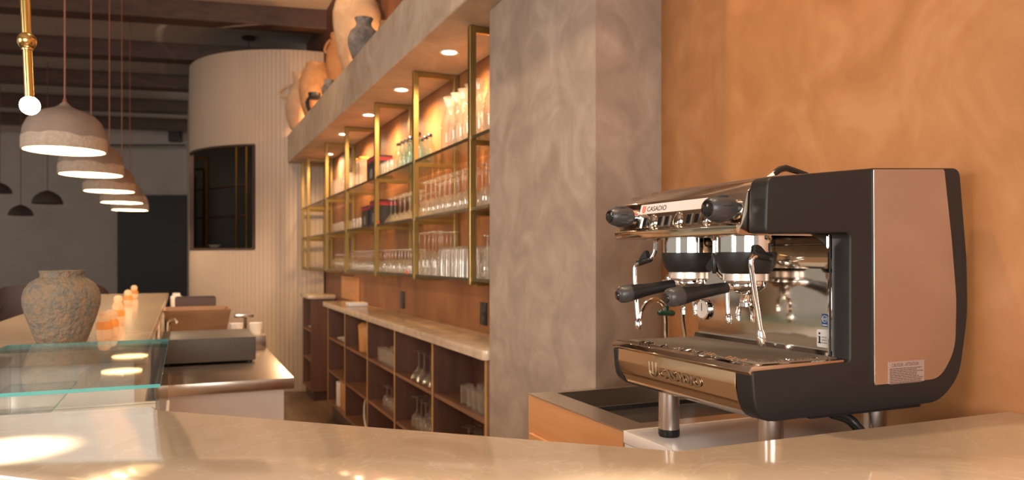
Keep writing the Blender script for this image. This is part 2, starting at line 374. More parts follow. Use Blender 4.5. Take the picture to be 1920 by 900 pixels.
struct('window_1', bm, 'dark_brown', 'window opening with dark wood reveal in the curved wall', 'window')
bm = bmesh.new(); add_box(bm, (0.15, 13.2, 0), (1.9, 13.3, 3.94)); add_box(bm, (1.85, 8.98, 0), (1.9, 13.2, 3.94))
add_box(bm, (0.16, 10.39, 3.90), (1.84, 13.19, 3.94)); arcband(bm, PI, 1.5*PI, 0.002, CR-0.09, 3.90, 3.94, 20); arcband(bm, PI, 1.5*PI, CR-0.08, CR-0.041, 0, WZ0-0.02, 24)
struct('wall_inner', bm, 'dark_void', 'inner room behind the window, painted near black for shade', 'wall')  # near-black colour stands in for shade; unseen lid added against stray light
# far end of the room, square to the view
def wall_at(D, x0, x1, z0, z1, t=0.1):
    l0 = (x0-CX)/F*D; l1 = (x1-CX)/F*D
    c = [(l0, D), (l1, D), (l1, D+t), (l0, D+t)]
    return prism([(l*CS+d*SN, d*CS-l*SN) for l, d in c], z0, z1, 'z')
struct('wall_far', wall_at(17.2, -420, 420, 0, CEIL), 'grey_wall', 'dim grey far wall of the dining room', 'wall')
struct('door_1', wall_at(17.1, 220, 366, 0, 2.98, 0.08), 'door_black', 'tall black doorway in the far wall', 'door')
struct('trim_1', wall_at(16.7, 196, 366, EYE+(485-273)/F*16.7, CEIL, 0.4), 'grey_wall', 'pale boxed soffit above the far door', 'trim')
struct('trim_2', wall_at(16.66, 205, 346, EYE+(485-273)/F*16.66, EYE+(485-271)/F*16.66, 0.03), 'dark_void', 'dark lower edge of the far soffit', 'trim')
# beams
bd = Vector((math.cos(math.radians(-10.5)), math.sin(math.radians(-10.5)), 0)); bn = Vector((-bd.y, bd.x, 0))
for k, (px, py) in enumerate(((300, 33), (200, 104), (200, 160), (200, 205), (200, 238))):
    p = onZ(px, py, 4.2)
    t1 = (1.52-p.x)/bd.x; t0 = (-7.5-p.x)/bd.x
    q = [p+bd*t0, p+bd*t1, p+bd*t1+bn*0.26, p+bd*t0+bn*0.26]
    o = struct('beam', prism([(v.x, v.y) for v in q], 4.2, CEIL, 'z', 0.006, 1), 'dark_wood',
               'dark brown ceiling beam, %s back from the lamps' % ORD[k], 'beam')
    o['group'] = 'ceiling beams'

# ================================================================ NEAR COUNTER
cpoly = [(0.745, 1.026), (1.57, 1.018), (1.57, 0.56), (0.585, 0.565), (-0.86, 1.86), (-0.06, 1.752)]
cpoly = [(0.745, 1.026), (-0.05, 1.737), (-0.06, 1.775), (-0.90, 1.835), (-0.83, 1.83), (0.585, 0.565), (1.57, 0.565), (1.57, 1.018)]
cpoly = [(0.745, 1.026), (-0.045, 1.735), (-0.06, 1.785), (-0.775, 1.842), (-0.80, 1.803), (0.585, 0.565), (1.568, 0.565), (1.568, 1.018)]
tag(obj('bar_countertop', prism(cpoly, 1.179, 1.219, 'z', 0.005, 2), 'marble'), 'polished beige marble bar top in the foreground with an angled corner', 'countertop')
bpoly = [(0.70, 0.985), (-0.07, 1.68), (-0.62, 1.73), (0.66, 0.64), (1.568, 0.64), (1.568, 0.985)]
tag(obj('bar_plinth', prism(bpoly, 0.0, 1.178, 'z'), 'white_panel', smooth=False), 'white panelled base under the foreground marble bar top', 'bar base')
# seam of the marble along the angled run stays part of the stone

# worktop cabinet that carries the espresso machine
WT = 1.115
t = thing('machine_cabinet', 'white worktop cabinet carrying the espresso machine', 'cabinet', (0.985, 1.07, 0))
obj('body', box((0.004, 0, 0), (0.580, 0.505, WT-0.032)), 'white_panel', t, False)
obj('worktop', box((0, -0.01, WT-0.03), (0.583, 0.506, WT), 0.002), 'white_top', t)
# sink cabinet
SX0, SY0, SX1, SY1 = 0.985, 1.58, 1.565, 2.13
t = thing('sink_cabinet', 'orange veneer cabinet with a steel sink let into its top', 'cabinet', (SX0, SY0, 0))
LX, LY = SX1-SX0, SY1-SY0
bm = bmesh.new(); add_box(bm, (0.002, 0, 0), (0.02, LY, WT-0.0045)); add_box(bm, (0.02, 0, 0), (LX, 0.018, WT-0.0045)); add_box(bm, (0.02, LY-0.018, 0), (LX, LY, WT-0.0045)); add_box(bm, (LX-0.018, 0.018, 0), (LX, LY-0.018, WT-0.0045))
obj('body', bm, 'veneer', t, False)
obj('door', box((-0.012, 0.03, 0.1), (0.0, LY-0.03, WT-0.115), 0.002), 'veneer', t, False)
# steel rim with opening
def ring_plate(o0, o1, i0, i1, z0, z1):
    bm = bmesh.new()
    add_box(bm, (o0[0], o0[1], z0), (i0[0], o1[1], z1)); add_box(bm, (i1[0], o0[1], z0), (o1[0], o1[1], z1))
    add_box(bm, (i0[0], o0[1], z0), (i1[0], i0[1], z1)); add_box(bm, (i0[0], i1[1], z0), (i1[0], o1[1], z1)); return bm
obj('rim', ring_plate((0, 0), (LX, LY), (0.085, 0.05), (0.50, LY-0.03), WT-0.004, WT), 'steel_sink', t, False)
bm = bmesh.new(); z0 = WT-0.17
add_box(bm, (0.08, 0.045, z0-0.004), (0.505, LY-0.025, z0)); add_box(bm, (0.08, 0.045, z0), (0.085, LY-0.025, WT-0.0045)); add_box(bm, (0.50, 0.045, z0), (0.505, LY-0.025, WT-0.0045))
add_box(bm, (0.085, 0.045, z0), (0.50, 0.05, WT-0.0045)); add_box(bm, (0.085, LY-0.03, z0), (0.50, LY-0.025, WT-0.0045))
obj('basin', bm, 'steel_sink', t, False)
bm = box((0.088, 0.055, WT-0.045), (0.497, 0.30, WT-0.022), 0.003)
obj('drain_tray', bm, 'sink_black', t)
obj('tray_lip', ring_plate((0.084, 0.049), (0.50, 0.305), (0.094, 0.059), (0.49, 0.295), WT-0.019, WT-0.006), 'sink_black', t, False)

# ================================================================ ESPRESSO MACHINE
OX, OY, OZ = 0.97, 1.09, WT
mc = thing('espresso_machine', 'black and chrome two group espresso machine standing on the white worktop', 'espresso machine', (OX, OY, OZ))
O = Vector((OX, OY, OZ))
def L(v): return v-O
def rounded(poly, rad):
    """round the corners of a polygon; rad is a per-vertex radius"""
    out = []; n = len(poly)
    for i in range(n):
        p = Vector(poly[i]); r = rad[i] if isinstance(rad, (list, tuple)) else rad
        if r <= 0: out.append(tuple(p)); continue
        a = (Vector(poly[i-1])-p); b = (Vector(poly[(i+1) % n])-p)
        ang = a.angle(b); d = min(r/math.tan(ang/2), a.length*0.49, b.length*0.49)
        q0 = p+a.normalized()*d; q1 = p+b.normalized()*d
        for k in range(6):
            s_ = k/5; out.append(tuple((1-s_)**2*q0+2*s_*(1-s_)*p+s_*s_*q1))
    return out
side = rounded([(0.024, 0.572), (0.019, 0.467), (0.233, 0.471), (0.233, 0.217), (-0.012, 0.212), (-0.004, 0.115), (0.487, 0.118), (0.552, 0.165), (0.578, 0.30), (0.575, 0.42), (0.552, 0.614), (0.30, 0.602)],
               [0.022, 0.012, 0.012, 0.010, 0.006, 0.055, 0.09, 0.10, 0.30, 0.40, 0.022, 0.2])
obj('side_panel', prism(side, 0.0, 0.048, 'y', 0.010, 4), 'black_soft', mc, angle=50)
lside = rounded([(0.07, 0.560), (0.07, 0.467), (0.262, 0.471), (0.262, 0.205), (-0.012, 0.205), (-0.004, 0.115), (0.487, 0.118), (0.552, 0.165), (0.578, 0.30), (0.575, 0.42), (0.552, 0.610), (0.30, 0.600)],
                [0.02, 0.012, 0.012, 0.010, 0.006, 0.055, 0.09, 0.10, 0.30, 0.40, 0.022, 0.2])
obj('side_panel', prism(lside, 0.468, 0.490, 'y', 0.006, 3), 'black_soft', mc, angle=50)
# satin steel insert on the near side
ins = rounded([(0.293, 0.5985), (0.499, 0.6085), (0.522, 0.46), (0.5365, 0.335), (0.533, 0.225), (0.485, 0.168), (0.296, 0.167)], [0.002, 0.006, 0.3, 0.3, 0.10, 0.06, 0.004])
sp = obj('side_insert', prism(ins, -0.003, 0.004, 'y', 0.0003, 1), 'steel_side', mc)
# caution sticker with fine print
c0 = L(onY(1668, 718, OY-0.003)); c1 = L(onY(1730, 676, OY-0.003))
lab = obj('caution_sticker', box((c0.x-0.004, -0.0036, c0.z-0.002), (c1.x+0.004, -0.003, c1.z+0.002)), 'sticker_clear', mc, False)
text('lettering', 'CAUTION - ATTENTION', 0.010, 'label_ink', lab, (c0.x+0.006, -0.0037, c1.z-0.0085), (1, 0, 0), (0, 0, 1), 0.0001, width=(c1.x-c0.x)*0.80)
bm = bmesh.new(); yy = c1.z-0.0135
rr = random.Random(3)
for k in range(10):
    x = c0.x; xe = c1.x-rr.choice([0, 0.004, 0.012, 0.018])
    while x < xe:
        wd = rr.uniform(0.004, 0.012); x2 = min(x+wd, xe)
        add_box(bm, (x, -0.0038, yy), (x2, -0.0036, yy+0.0017)); x = x2+0.0012
    yy -= 0.0034
obj('fine_print', bm, 'label_ink', lab, False)

# chassis between the side panels
obj('lower_body', prism([(0.02, 0.121), (0.02, 0.195), (0.52, 0.195), (0.52, 0.121)], 0.049, 0.467, 'y'), 'black_plastic', mc, False)
obj('rear_body', prism([(0.252, 0.196), (0.252, 0.470), (0.07, 0.470), (0.08, 0.560), (0.30, 0.590), (0.535, 0.600), (0.55, 0.40), (0.535, 0.196)], 0.049, 0.467, 'y'), 'black_plastic', mc, False)
# mirror back splash
obj('splash_panel', box((0.242, 0.049, 0.196), (0.250, 0.489, 0.469), 0.001), 'chrome_dark', mc, False)
obj('splash_ledge', prism([(0.222, 0.2), (0.2415, 0.2), (0.2415, 0.232), (0.232, 0.232)], 0.049, 0.489, 'y'), 'chrome_dark', mc, False)
obj('edge_strip', box((0.228, 0.0485, 0.212), (0.234, 0.0515, 0.470)), 'chrome', mc, False)
# control head
HV0, HV1 = 0.049, 0.490
head = rounded([(0.07, 0.466), (-0.004, 0.466), (-0.008, 0.485), (0.004, 0.489), (0.020, 0.550), (0.045, 0.571), (0.085, 0.578), (0.085, 0.466)], [0, 0.004, 0.004, 0.002, 0.012, 0.02, 0, 0])
obj('control_head', prism(head, HV0, HV1, 'y', 0.002, 2), 'bronze_chrome', mc, angle=30)
obj('head_top', prism([(0.080, 0.574), (0.086, 0.582), (0.30, 0.602), (0.53, 0.612), (0.53, 0.600), (0.30, 0.590)], HV0, 0.467, 'y'), 'steel_brushed', mc, False)
cv = [(0.176, 0.4652)]+[(0.2412-0.062*(1-math.sin(PI/2*k/8)), 0.4652-0.066*(1-math.cos(PI/2*k/8))) for k in range(9)]
obj('splash_shield', prism(cv+[(0.2414, 0.4652)], 0.052, 0.44, 'y'), 'chrome_dark', mc, angle=60)
obj('head_soffit', box((0.07, 0.049, 0.4655), (0.241, 0.467, 0.4695)), 'chrome_dark', mc, False)
def pu(wv): return 0.004+(wv-0.489)/0.061*0.016      # front surface of the tilted panel
def tilt_plate(v0, v1, w0, w1, th):                     # plate lying on the tilted panel
    q = [(pu(w0)-th, w0), (pu(w1)-th, w1), (pu(w1)+0.001, w1), (pu(w0)+0.001, w0)]
    return prism(q, v0, v1, 'y')
sl = Vector((0.016, 0, 0.061)).normalized()
bdg = obj('badge_plate', tilt_plate(0.136, 0.409, 0.5235, 0.5455, 0.0015), 'badge_white', mc, False)
text('lettering', 'CASADIO', 0.016, 'ink', bdg, (pu(0.529)-0.0017, 0.381, 0.529), (0, -1, 0), tuple(sl), 0.0002, width=0.075)
def u_mark(cv, w0, hgt, wid, r, base_u, slope):
    bm = bmesh.new()
    def pt(v, wv): return (base_u+(wv-w0)*slope, v, wv)
    pts = [pt(cv+wid/2, w0+hgt), pt(cv+wid/2, w0+hgt*0.4)]
    for k in range(9):
        a = PI*k/8; pts.append(pt(cv+wid/2*math.cos(a), w0+hgt*0.35-hgt*0.35*math.sin(a)))
    pts += [pt(cv-wid/2, w0+hgt*0.4), pt(cv-wid/2, w0+hgt)]
    add_tube(bm, pts, r, 8); add_tube(bm, [pt(cv, w0+hgt), pt(cv, w0+hgt*0.22)], r, 8); return bm
obj('emblem', u_mark(0.393, 0.5275, 0.0145, 0.010, 0.0013, pu(0.5275)-0.0015, 0.26), 'logo_red', bdg)
# dosing buttons
for v in (0.4056, 0.3768, 0.3175, 0.2913, 0.2131, 0.1862, 0.1265, 0.0990):
    b = obj('button', tilt_plate(v-0.0085, v+0.0085, 0.4925, 0.5155, 0.0025), 'chrome', mc, False)
    obj('button_face', tilt_plate(v-0.0062, v+0.0068, 0.4950, 0.5135, 0.0032), 'black_gloss', b, False)
for v in (0.3488, 0.2523, 0.155):
    bm = bmesh.new(); ring = []
    for k in range(4):
        s_ = (1.0, 1.0, 0.86, 0.5)[k]; h_ = (-0.001, 0.003, 0.0055, 0.0075)[k]
        ring.append([bm.verts.new((pu(0.504+0.0175*s_*math.sin(2*PI*i/24))-h_, v+0.0125*s_*math.cos(2*PI*i/24), 0.504+0.0175*s_*math.sin(2*PI*i/24))) for i in range(24)])
    for a, b in zip(ring, ring[1:]):
        for i in range(24): bm.faces.new((a[i], a[(i+1) % 24], b[(i+1) % 24], b[i]))
    bm.faces.new(ring[-1])
    obj('button', bm, 'chrome_dark', mc)
# knobs
def knob(v, wv, u0, k=1.0):
    ax = (-1, 0, -0.02)
    cb = obj('knob_base', lathe([(0.0, -0.01), (0.0175*k, -0.01), (0.0175*k, 0.012), (0.015*k, 0.014)], 28, (u0, v, wv), ax), 'chrome', mc)
    kb = obj('knob', lathe([(0.0165*k, 0.013), (0.0205*k, 0.015), (0.0225*k, 0.022), (0.0240*k, 0.036), (0.0235*k, 0.050), (0.0205*k, 0.062), (0.0170*k, 0.069), (0.0165*k, 0.0695), (0, 0.0695)], 32, (u0, v, wv), ax), 'grey_plastic', mc)
    obj('knob_cap', lathe([(0.0150*k, 0.0697), (0.0140*k, 0.0725), (0.009*k, 0.0738), (0, 0.0742)], 28, (u0, v, wv), ax), 'black_gloss', kb)
    bm = bmesh.new()
    for i in range(7):
        a = 2*PI*i/7+0.25; d = Vector((0, math.cos(a), math.sin(a)))
        c = Vector((u0-0.042, v, wv))+d*0.0225*k
        add_tube(bm, [c+Vector((0.014, 0, 0)), c+Vector((0.008, 0, 0))+d*0.0012, c-Vector((0.006, 0, 0))+d*0.0012, c-Vector((0.013, 0, 0))-d*0.001], [0.0008, 0.0028, 0.0028, 0.0008], 8)
    obj('grip_rib', bm, 'grey_plastic', kb)
knob(0.424, 0.519, 0.010, 0.97); knob(0.071, 0.5166, 0.012, 1.08)
# group heads
for gv in (0.338, 0.147):
    g = obj('group_head', lathe([(0, 0.470), (0.0585, 0.470), (0.0585, 0.433), (0, 0.433)], 48, (0.10, gv, 0)), 'chrome', mc)
    obj('group_cover', lathe([(0, 0.4335), (0.0620, 0.4335), (0.0622, 0.428), (0.0605, 0.415), (0.056, 0.401), (0.050, 0.392), (0.048, 0.3895), (0, 0.3895)], 48, (0.10, gv, 0)), 'black_soft', g)
    obj('collar', lathe([(0, 0.389), (0.046, 0.389), (0.046, 0.375), (0, 0.375)], 40, (0.10, gv, 0)), 'ring_alu', g)
# portafilters
def portafilter(gv, p0, p1):
    pf = obj('portafilter', lathe([(0, 0.3745), (0.038, 0.3745), (0.041, 0.370), (0.041, 0.364), (0.037, 0.359), (0.030, 0.353), (0.014, 0.347), (0.012, 0.344), (0.011, 0.330), (0.013, 0.328), (0.013, 0.321), (0, 0.320)], 36, (0.10, gv, 0)), 'chrome', mc)
    bm = bmesh.new()
    for s_ in (-1, 1):
        add_tube(bm, smooth_path([(0.10, gv+s_*0.004, 0.328), (0.10, gv+s_*0.016, 0.322), (0.10, gv+s_*0.022, 0.306), (0.10, gv+s_*0.021, 0.290)], 5), [0.0050]*11+[0.0048, 0.0046, 0.0044, 0.0042, 0.004], 10)
    obj('spout', bm, 'chrome', pf)
    for k in (-1, 1):
        obj('locking_lug', box((0.098-0.008, gv+k*0.040-0.006, 0.366), (0.098+0.008, gv+k*0.040+0.006, 0.3745), 0.001), 'chrome', pf)
    p0 = Vector(p0); p1 = Vector(p1); d = (p1-p0)
    c = Vector((0.10, gv, 0.365))
    obj('neck', tube([c+(p0-c)*0.4, c+(p0-c)*0.7, p0+d*0.03], [0.009, 0.0085, 0.0095], 14), 'chrome', pf)
    n = 14; pts = []; rad = []
    prof = [(0.0, 0.0085), (0.015, 0.0112), (0.10, 0.0118), (0.30, 0.0128), (0.50, 0.0142), (0.65, 0.0168), (0.76, 0.0190)]
    hd = obj('handle', tube([p0+d*s_ for s_, _ in prof], [r for _, r in prof], 20), 'black_plastic', pf)
    prof = [(0.76, 0.0190), (0.80, 0.0197), (0.90, 0.0196), (0.955, 0.0180), (0.985, 0.0145), (1.0, 0.0105)]
    obj('end_cap', tube([p0+d*s_ for s_, _ in prof], [r for _, r in prof], 20), 'grey_plastic', hd)
    dn = d.normalized()
    obj('cap_disc', lathe([(0.0105, 0), (0.0098, 0.0022), (0, 0.003)], 20, tuple(p1), tuple(dn)), 'black_gloss', hd)
portafilter(0.338, (0.048, 0.322, 0.362), (-0.083, 0.353, 0.338))
portafilter(0.147, (0.055, 0.150, 0.361), (-0.090, 0.158, 0.341))
# steam wands
def wand(fit, tubeA, grip, tubeB, tip, r=0.0052):
    wd = obj('steam_wand', tube(smooth_path(tubeA, 6), r, 12), 'chrome', mc)
    obj('fitting', lathe([(0, 0), (0.012, 0), (0.013, -0.006), (0.009, -0.010), (0.007, -0.016), (0, -0.016)], 20, fit), 'chrome', wd)
    gr = obj('grip', grip, 'black_plastic', wd)
    obj('lower_tube', tube(smooth_path(tubeB, 6), r, 12), 'chrome', wd)
    a, b = Vector(tip[0]), Vector(tip[1])
    obj('nozzle', tube([a, a+(b-a)*0.2, a+(b-a)*0.5, a+(b-a)*0.85, b], [r, r*1.5, r*1.75, r*1.45, r*0.9], 14), 'chrome', wd)
def grip_mesh(a, b, peak, th):
    """squeeze grip: a triangular finger guard moulded round the tube from a to b with a raised peak"""
    a, b, peak = Vector(a), Vector(b), Vector(peak); bm = bmesh.new()
    add_tube(bm, [a, a+(b-a)*0.06, a+(b-a)*0.5, a+(b-a)*0.94, b], [th*0.8, th, th*1.05, th, th*0.8], 14)
    n = (b-a).cross(peak-a).normalized()*th*0.75
    tri = [a+(b-a)*0.10, a+(b-a)*0.98, peak+(b-a)*0.16, peak-(b-a)*0.10]
    A = [bm.verts.new(v+n) for v in tri]; B = [bm.verts.new(v-n) for v in tri]
    bm.faces.new(A); bm.faces.new(B[::-1])
    for i in range(4): bm.faces.new((A[i], B[i], B[(i+1) % 4], A[(i+1) % 4]))
    bmesh.ops.bevel(bm, geom=[e for e in bm.edges if e.verts[0] in A+B and e.verts[1] in A+B], offset=0.0025, segments=2, affect='EDGES')
    return bm
XW = 1.0
pA = [L(onX(1230, 446, XW)), L(onX(1229, 458, XW)), L(onX(1228, 470, XW)), L(onX(1223, 481, XW-0.004)), L(onX(1216, 487, XW-0.008))]
pB = [L(onX(1199, 493, 0.985)), L(onX(1193, 496, 0.983)), L(onX(1190, 505, 0.981)), L(onX(1191, 540, 0.98)), L(onX(1194, 575, 0.98)), L(onX(1196, 597, 0.98))]
wand(tuple(L(onX(1230, 446, XW))+Vector((0, 0, 0.004))), pA, grip_mesh(L(onX(1221, 485, 0.994)), L(onX(1195, 494, 0.986)), L(onX(1212, 470, 0.992)), 0.0075), pB, (pB[-1], L(onX(1197, 618, 0.98))))
YW = 1.185
pA = [L(onY(1437, 444, YW)), L(onY(1438, 456, YW)), L(onY(1439, 468, YW)), L(onY(1437, 478, YW-0.004)), L(onY(1431, 483, YW-0.01))]
pB = [L(onY(1417, 480, YW-0.015)), L(onY(1411, 482, YW-0.015)), L(onY(1408, 492, YW-0.015)), L(onY(1411, 520, YW-0.015)), L(onY(1418, 570, YW-0.015)), L(onY(1425, 618, YW-0.015))]
wand(tuple(L(onY(1437, 444, YW))+Vector((0, 0, 0.003))), pA, grip_mesh(L(onY(1446, 484, YW-0.004)), L(onY(1414, 476, YW-0.014)), L(onY(1420, 460, YW-0.01)), 0.0080), pB, (pB[-1], L(onY(1429, 651, YW-0.015))), 0.0054)
# hot water tap between the groups
XW = 1.045
pA = [L(onX(1340, 440, XW)), L(onX(1340, 455, XW)), L(onX(1340, 476, XW))]
pB = [L(onX(1343, 510, XW)), L(onX(1352, 519, XW+0.01)), L(onX(1360, 526, XW+0.02)), L(onX(1363, 545, XW+0.02)), L(onX(1364, 570, XW+0.02)), L(onX(1365, 588, XW+0.02))]
wand(tuple(pA[0]+Vector((0, 0, 0.003))), pA, grip_mesh(L(onX(1341, 513, XW)), L(onX(1341, 474, XW)), L(onX(1326, 503, XW)), 0.0072), pB, (pB[-1], L(onX(1367, 608, XW+0.02))), 0.0042)
# drip tray
tray = obj('drip_tray', prism(rounded([(-0.012, 0.204), (-0.016, 0.210), (-0.010, 0.220), (0.0, 0.223), (0.012, 0.221), (0.2215, 0.221), (0.2215, 0.204)], 0.002), 0.004, 0.486, 'y', 0.003, 2), 'bronze_chrome', mc, angle=40)
gr = obj('drip_grid', box((0.020, 0.022, 0.2205), (0.2215, 0.470, 0.2235), 0.001), 'grid_dark', mc)
v = 0.05
while v < 0.44:
    bm = tube( [(0.020, v, 0.2235), (0.017, v, 0.2275), (0.002, v+0.001, 0.2245)], 0.0015, 6)
    obj('grid_tab', bm, 'chrome', gr); v += random.choice([0.012, 0.014, 0.03, 0.05])
bm = bmesh.new()
for k in range(20):
    u = 0.028+k*0.0092; add_tube(bm, [(u, 0.024, 0.2238), (u+0.001, 0.036, 0.2246)], 0.0011, 6)
obj('drain_tooth', bm, 'chrome', gr)
bm = bmesh.new()
for k in range(46):
    v = 0.044+k*0.0091; add_box(bm, (0.030, v, 0.2235), (0.218, v+0.0030, 0.2243))
tag(obj('grid_bar', bm, 'grid_dark', gr, False), kind='stuff')
# chrome front under the tray with raised lettering
frp = rounded([(-0.009, 0.2035), (-0.009, 0.178), (-0.002, 0.146), (0.012, 0.125), (0.034, 0.113), (0.05, 0.113), (0.05, 0.2035)], [0, 0.03, 0.03, 0.03, 0.01, 0, 0])
fr = obj('front_panel', prism(frp, 0.050, 0.470, 'y', 0.001, 1), 'bronze_chrome', mc, angle=40)
text('lettering', 'CASADIO', 0.030, 'emboss', fr, (-0.0075, 0.304, 0.158), (0, -1, 0), Vector((-0.14, 0, 0.99)).normalized(), 0.0010, width=0.150, bevel=0.0002)
obj('emblem', u_mark(0.325, 0.156, 0.034, 0.026, 0.0016, -0.0065, -0.12), 'emboss', fr)
# feet
for u, v in ((0.085, 0.395), (0.100, 0.075), (0.385, 0.075), (0.40, 0.40)):
    ft = obj('foot', lathe([(0, 0.135), (0.0245, 0.135), (0.0245, 0.018), (0, 0.018)], 32, (u, v, 0)), 'steel_brushed', mc)
    obj('foot_pad', lathe([(0, 0.0178), (0.0250, 0.0178), (0.0255, 0.006), (0.0235, 0.0), (0, 0.0)], 32, (u, v, 0)), 'black_plastic', ft)
# rear underside, hose, lever on top
obj('under_plate', box((0.16, 0.03, 0.104), (0.47, 0.45, 0.1175), 0.002), 'black_plastic', mc, False)
h0 = [L(onY(1560, 775, 1.16)), L(onY(1588, 784, 1.15)), L(onY(1604, 797, 1.14)), L(onY(1618, 815, 1.13)), L(onY(1632, 835, 1.12))]
hs = obj('drain_hose', tube(smooth_path(h0, 6), 0.011, 12), 'black_plastic', mc)
bm = tube(smooth_path([p+Vector((0.0, 0.0, 0.0))+Vector((0.020, 0.02, 0.004)) for p in h0], 6), 0.0045, 10)
obj('braided_pipe', bm, 'chrome', mc)
lv = [onY(1449, 327, 1.16), onY(1462, 318, 1.16), onY(1473, 315, 1.16), onY(1490, 320, 1.16), onY(1512, 327, 1.16)]
lv = [L(p) for p in lv]
t_ = obj('cup_rail', tube(lv[0:1]+[lv[0]+(lv[1]-lv[0])*0.3]+lv[1:], [0.005, 0.0068, 0.0068, 0.0068, 0.006, 0.005], 8), 'black_plastic', mc)
obj('rail_end', tube([lv[0]+Vector((-0.012, 0, -0.010)), lv[0]+Vector((0.002, 0, 0.001))], [0.006, 0.0045], 12), 'porcelain', t_)
gp = L(onX(1322, 580, OX+0.242))
gg = obj('pressure_gauge', lathe([(0, 0), (0.0245, 0), (0.0265, 0.004), (0.0255, 0.009), (0.0225, 0.010), (0, 0.010)], 32, tuple(gp), (-1, 0, 0)), 'chrome', mc)
obj('dial', lathe([(0, 0.0102), (0.0215, 0.0102), (0.0215, 0.0106), (0, 0.0106)], 32, tuple(gp), (-1, 0, 0)), 'badge_white', gg)
obj('needle', box((gp.x-0.0115, gp.y-0.001, gp.z-0.004), (gp.x-0.0108, gp.y+0.001, gp.z+0.016)), 'ink', gg, False)
# stickers on the splash panel (near its right edge)
SXP = 0.2416+OX
def sticker(px0, py0, px1, py1, mat, rad):
    a = L(onX(px0, py0, SXP)); b = L(onX(px1, py1, SXP))
    v0, v1 = min(a.y, b.y), max(a.y, b.y); z0, z1 = min(a.z, b.z), max(a.z, b.z)
    o = obj('sticker', prism(rounded([(v0, z0), (v1, z0), (v1, z1), (v0, z1)], rad), 0.2410, 0.2420, 'x'), mat, mc, False)
    return o, v0, v1, z0, z1
o, v0, v1, z0, z1 = sticker(1541, 588, 1553, 613, 'sticker_blue', 0.002)
vc = (v0+v1)/2; zc = z1-(z1-z0)*0.40; rr_ = (v1-v0)*0.40
bm = bmesh.new()
add_tube(bm, [(0.2408, vc+rr_*math.cos(2*PI*k/24), zc+rr_*math.sin(2*PI*k/24)) for k in range(25)], 0.0006, 6)
obj('seal_ring', bm, 'sticker_white', o)
text('lettering', 'NSF', 0.008, 'sticker_white', o, (0.2407, vc+rr_*0.72, zc-0.003), (0, -1, 0), (0, 0, 1), 0.0001, width=rr_*1.4)
obj('caption_bar', box((0.2406, v0+0.002, z0+0.0022), (0.2409, v1-0.002, z0+0.0042)), 'sticker_white', o, False)
o, v0, v1, z0, z1 = sticker(1532, 617, 1555, 653, 'sticker_white', 0.004)
hh = z1-z0
bm = bmesh.new(); add_box(bm, (0.2406, v1-0.0095, z0+hh*0.22), (0.2409, v1-0.0055, z0+hh*0.62)); add_box(bm, (0.2406, v1-0.0115, z0+hh*0.22), (0.2409, v1-0.0035, z0+hh*0.27)); add_box(bm, (0.2406, v1-0.0075, z0+hh*0.58), (0.2409, v1-0.0035, z0+hh*0.62))
add_lathe(bm, [(0, 0.0), (0.0024, 0.0), (0.0024, 0.0003), (0, 0.0003)], 14, (0.2409, v1-0.0072, z0+hh*0.78), (-1, 0, 0))
obj('letter_mark', bm, 'ink', o, False)
for k, s_ in enumerate(('ISTITUTO', 'ESPRESSO', 'ITALIANO')):
    text('lettering', s_, 0.005, 'ink_grey', o, (0.2407, v1-0.0125, z0+hh*(0.52-0.15*k)), (0, -1, 0), (0, 0, 1), 0.0001, width=(v1-v0)*0.42)

# gooseneck tap at the sink
fb = Vector((1.415, 1.985, WT))
ft = thing('sink_tap', 'chrome gooseneck tap with green handle behind the espresso machine', 'tap', tuple(fb))
def FL(px, py, X=None, Y=1.985): return onY(px, py, Y)-fb
pts = [Vector((0, 0, 0)), FL(1250, 640), FL(1249, 600), FL(1246, 575), FL(1236, 564), FL(1222, 562), FL(1210, 570), FL(1203, 583), FL(1200, 597)]
obj('spout', tube(smooth_path(pts, 6), 0.0085, 12), 'chrome', ft)
obj('base', lathe([(0, 0), (0.024, 0), (0.024, 0.008), (0.013, 0.016), (0.0, 0.016)], 24), 'chrome', ft)
obj('riser_pipe', tube([(0.05, -0.05, 0), FL(1281, 600, Y=1.935), FL(1279, 540, Y=1.935), FL(1262, 527, Y=1.935), FL(1243, 529, Y=1.96)], 0.008, 12), 'chrome', ft)
a, b = FL(1248, 592), FL(1249, 548)
hv = obj('valve', tube([a, b], 0.010, 12), 'faucet_green', ft)
obj('handle', tube([FL(1235, 588, Y=1.965), FL(1238, 586, Y=1.965), FL(1249, 587, Y=1.965), FL(1259, 587, Y=1.965), FL(1263, 588, Y=1.965)], [0.008, 0.010, 0.007, 0.010, 0.008], 12), 'faucet_green', hv)
obj('valve_cap', lathe([(0, 0), (0.012, 0), (0.014, 0.01), (0.010, 0.02), (0, 0.022)], 20, tuple(FL(1256, 527, Y=1.95))), 'chrome', ft)

